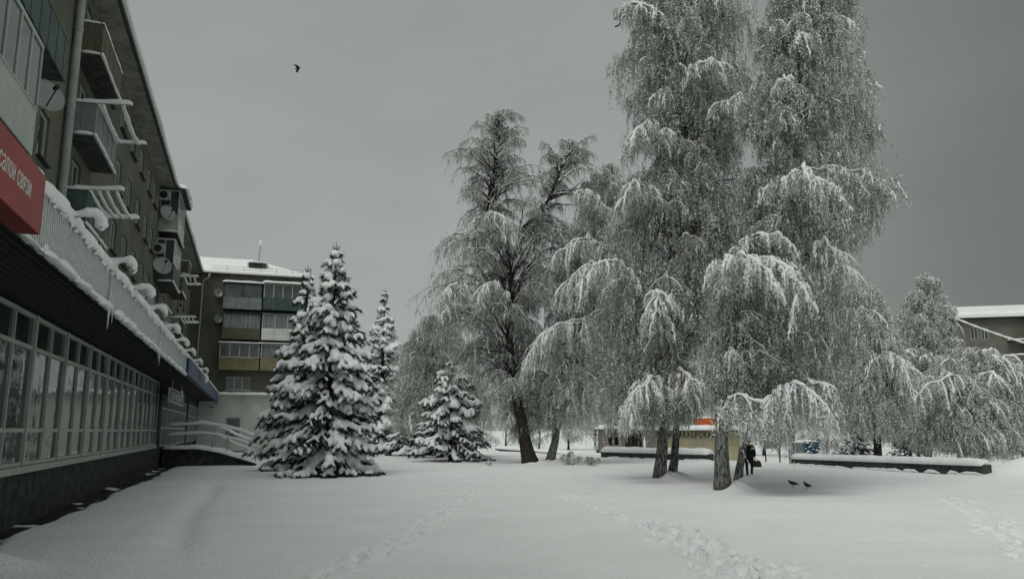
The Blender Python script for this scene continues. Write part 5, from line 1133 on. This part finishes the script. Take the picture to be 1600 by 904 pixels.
for o, tipz in ((-1, .05), (1, -.13)):
    b = MB(); V = []
    for y_, x0, x1, z_ in ((.03, -.07, .09, .01), (.17, -.10, .06, .04+tipz*.3), (.30, -.16, -.06, tipz)): V += [q(x0-(.03 if y_ > .2 else 0), o*y_, z_-.006), q(x1, o*y_, z_-.006), q(x1, o*y_, z_+.008), q(x0, o*y_, z_+.002)]
    F = [(i*4+j, i*4+(j+1) % 4, (i+1)*4+(j+1) % 4, (i+1)*4+j) for i in range(2) for j in range(4)]+[(3, 2, 1, 0), (8, 9, 10, 11)]
    b.add(V, F); b.build('wing', M['crow'], fbd)

# ------------------------------------------------------------------ twiggy shrubs at the tree feet, grass-like stalks
def shrub(x, y, lab, n, h_, seed, spread=.7, leaf=.05):
    T = Tree(seed); r = T.r; z = hz(x, y)
    for k in range(n):
        a = r.uniform(0, 6.28); l = h_*r.uniform(.6, 1.1); d = np.array((math.cos(a)*spread, math.sin(a)*spread*.6, 1))*l; S = np.array((x+r.normal(0, .12), y+r.normal(0, .1), z-.05))
        P = bez(S, S+d*[.1, .1, .5], S+d*[.6, .6, .9], S+d*[1, 1, .75], 8); T.limb(P, .014, snow=.028, leaf=leaf, p_frost=.6, nsec=5, slen=.25, dens=5, secl=.4, t0=.3)
    T.finish('shrub', (x, y, z), lab, 'bark', 'small shrubs')
    bpy.data.objects[-1] if False else None
shrub(3.5, 47.5, 'low snowy shrub at the foot of the leaning birch', 9, 1.0, 301)
shrub(4.6, 46.8, 'second small snowy shrub right of the leaning birch foot', 7, .8, 302)
shrub(-1.3, 47.0, 'tiny sprig poking from the snow left of the dark trunk', 2, .6, 303, .4)
for o in bpy.data.objects:
    if o.name.startswith('shrub'): o['category'] = 'shrub'

# ------------------------------------------------------------------ distant snowy trees closing the view
rd = np.random.default_rng(44)
far_specs = [(640, 96, 8), (690, 104, 9), (745, 98, 8.5), (790, 112, 10), (840, 104, 8.5), (885, 118, 10), (925, 122, 9), (975, 112, 8), (1025, 106, 8.5), (1075, 112, 9), (1130, 100, 9), (1180, 92, 8.5), (1225, 86, 8), (1275, 80, 8), (1325, 78, 8.5), (1400, 82, 9), (1480, 78, 8), (1570, 80, 8.5), (1640, 82, 8), (580, 110, 8)]
FAR_W = ['behind the low wide spruce', 'behind the distant parapet', 'behind the dark trunk', 'behind the silver car', 'behind the kiosk', 'behind the right-hand wall']
for i, (px, Yd, ht) in enumerate(far_specs):
    T = Tree(400+i); x = px_x(px, Yd); z0 = zk; TPx = T.trunk([(x, Yd, z0), (x+.2, Yd, z0+ht*.5), (x, Yd, z0+ht*.95)], .16, .03, 12, 7); r = T.r
    for k in range(26):
        z = z0+ht*r.uniform(.18, .95); f = (z-z0)/ht; R_ = (2.9*math.sin(math.pi*min(1, f*.8+.15))+.3)*r.uniform(.6, 1.05); a = r.uniform(0, 6.28); S = np.array((x, Yd, max(z0+1, z-R_*.5))); tip = np.array((x+math.cos(a)*R_, Yd+math.sin(a)*R_, z)); d = tip-S
        P = bez(S, S+d*[.3, .3, 1.0], S+d*[.7, .7, 1.3], tip, 8); T.limb(P, .03, snow=.08, leaf=.15, p_frost=.62, nsec=6, slen=.8, dens=5, secl=.45, t0=.2)
    T.finish('distant_tree', (x, Yd, z0), 'pale frosted tree in the distant row beyond the lawn', 'bark', 'distant row of frosted trees', 'hazeleaf')
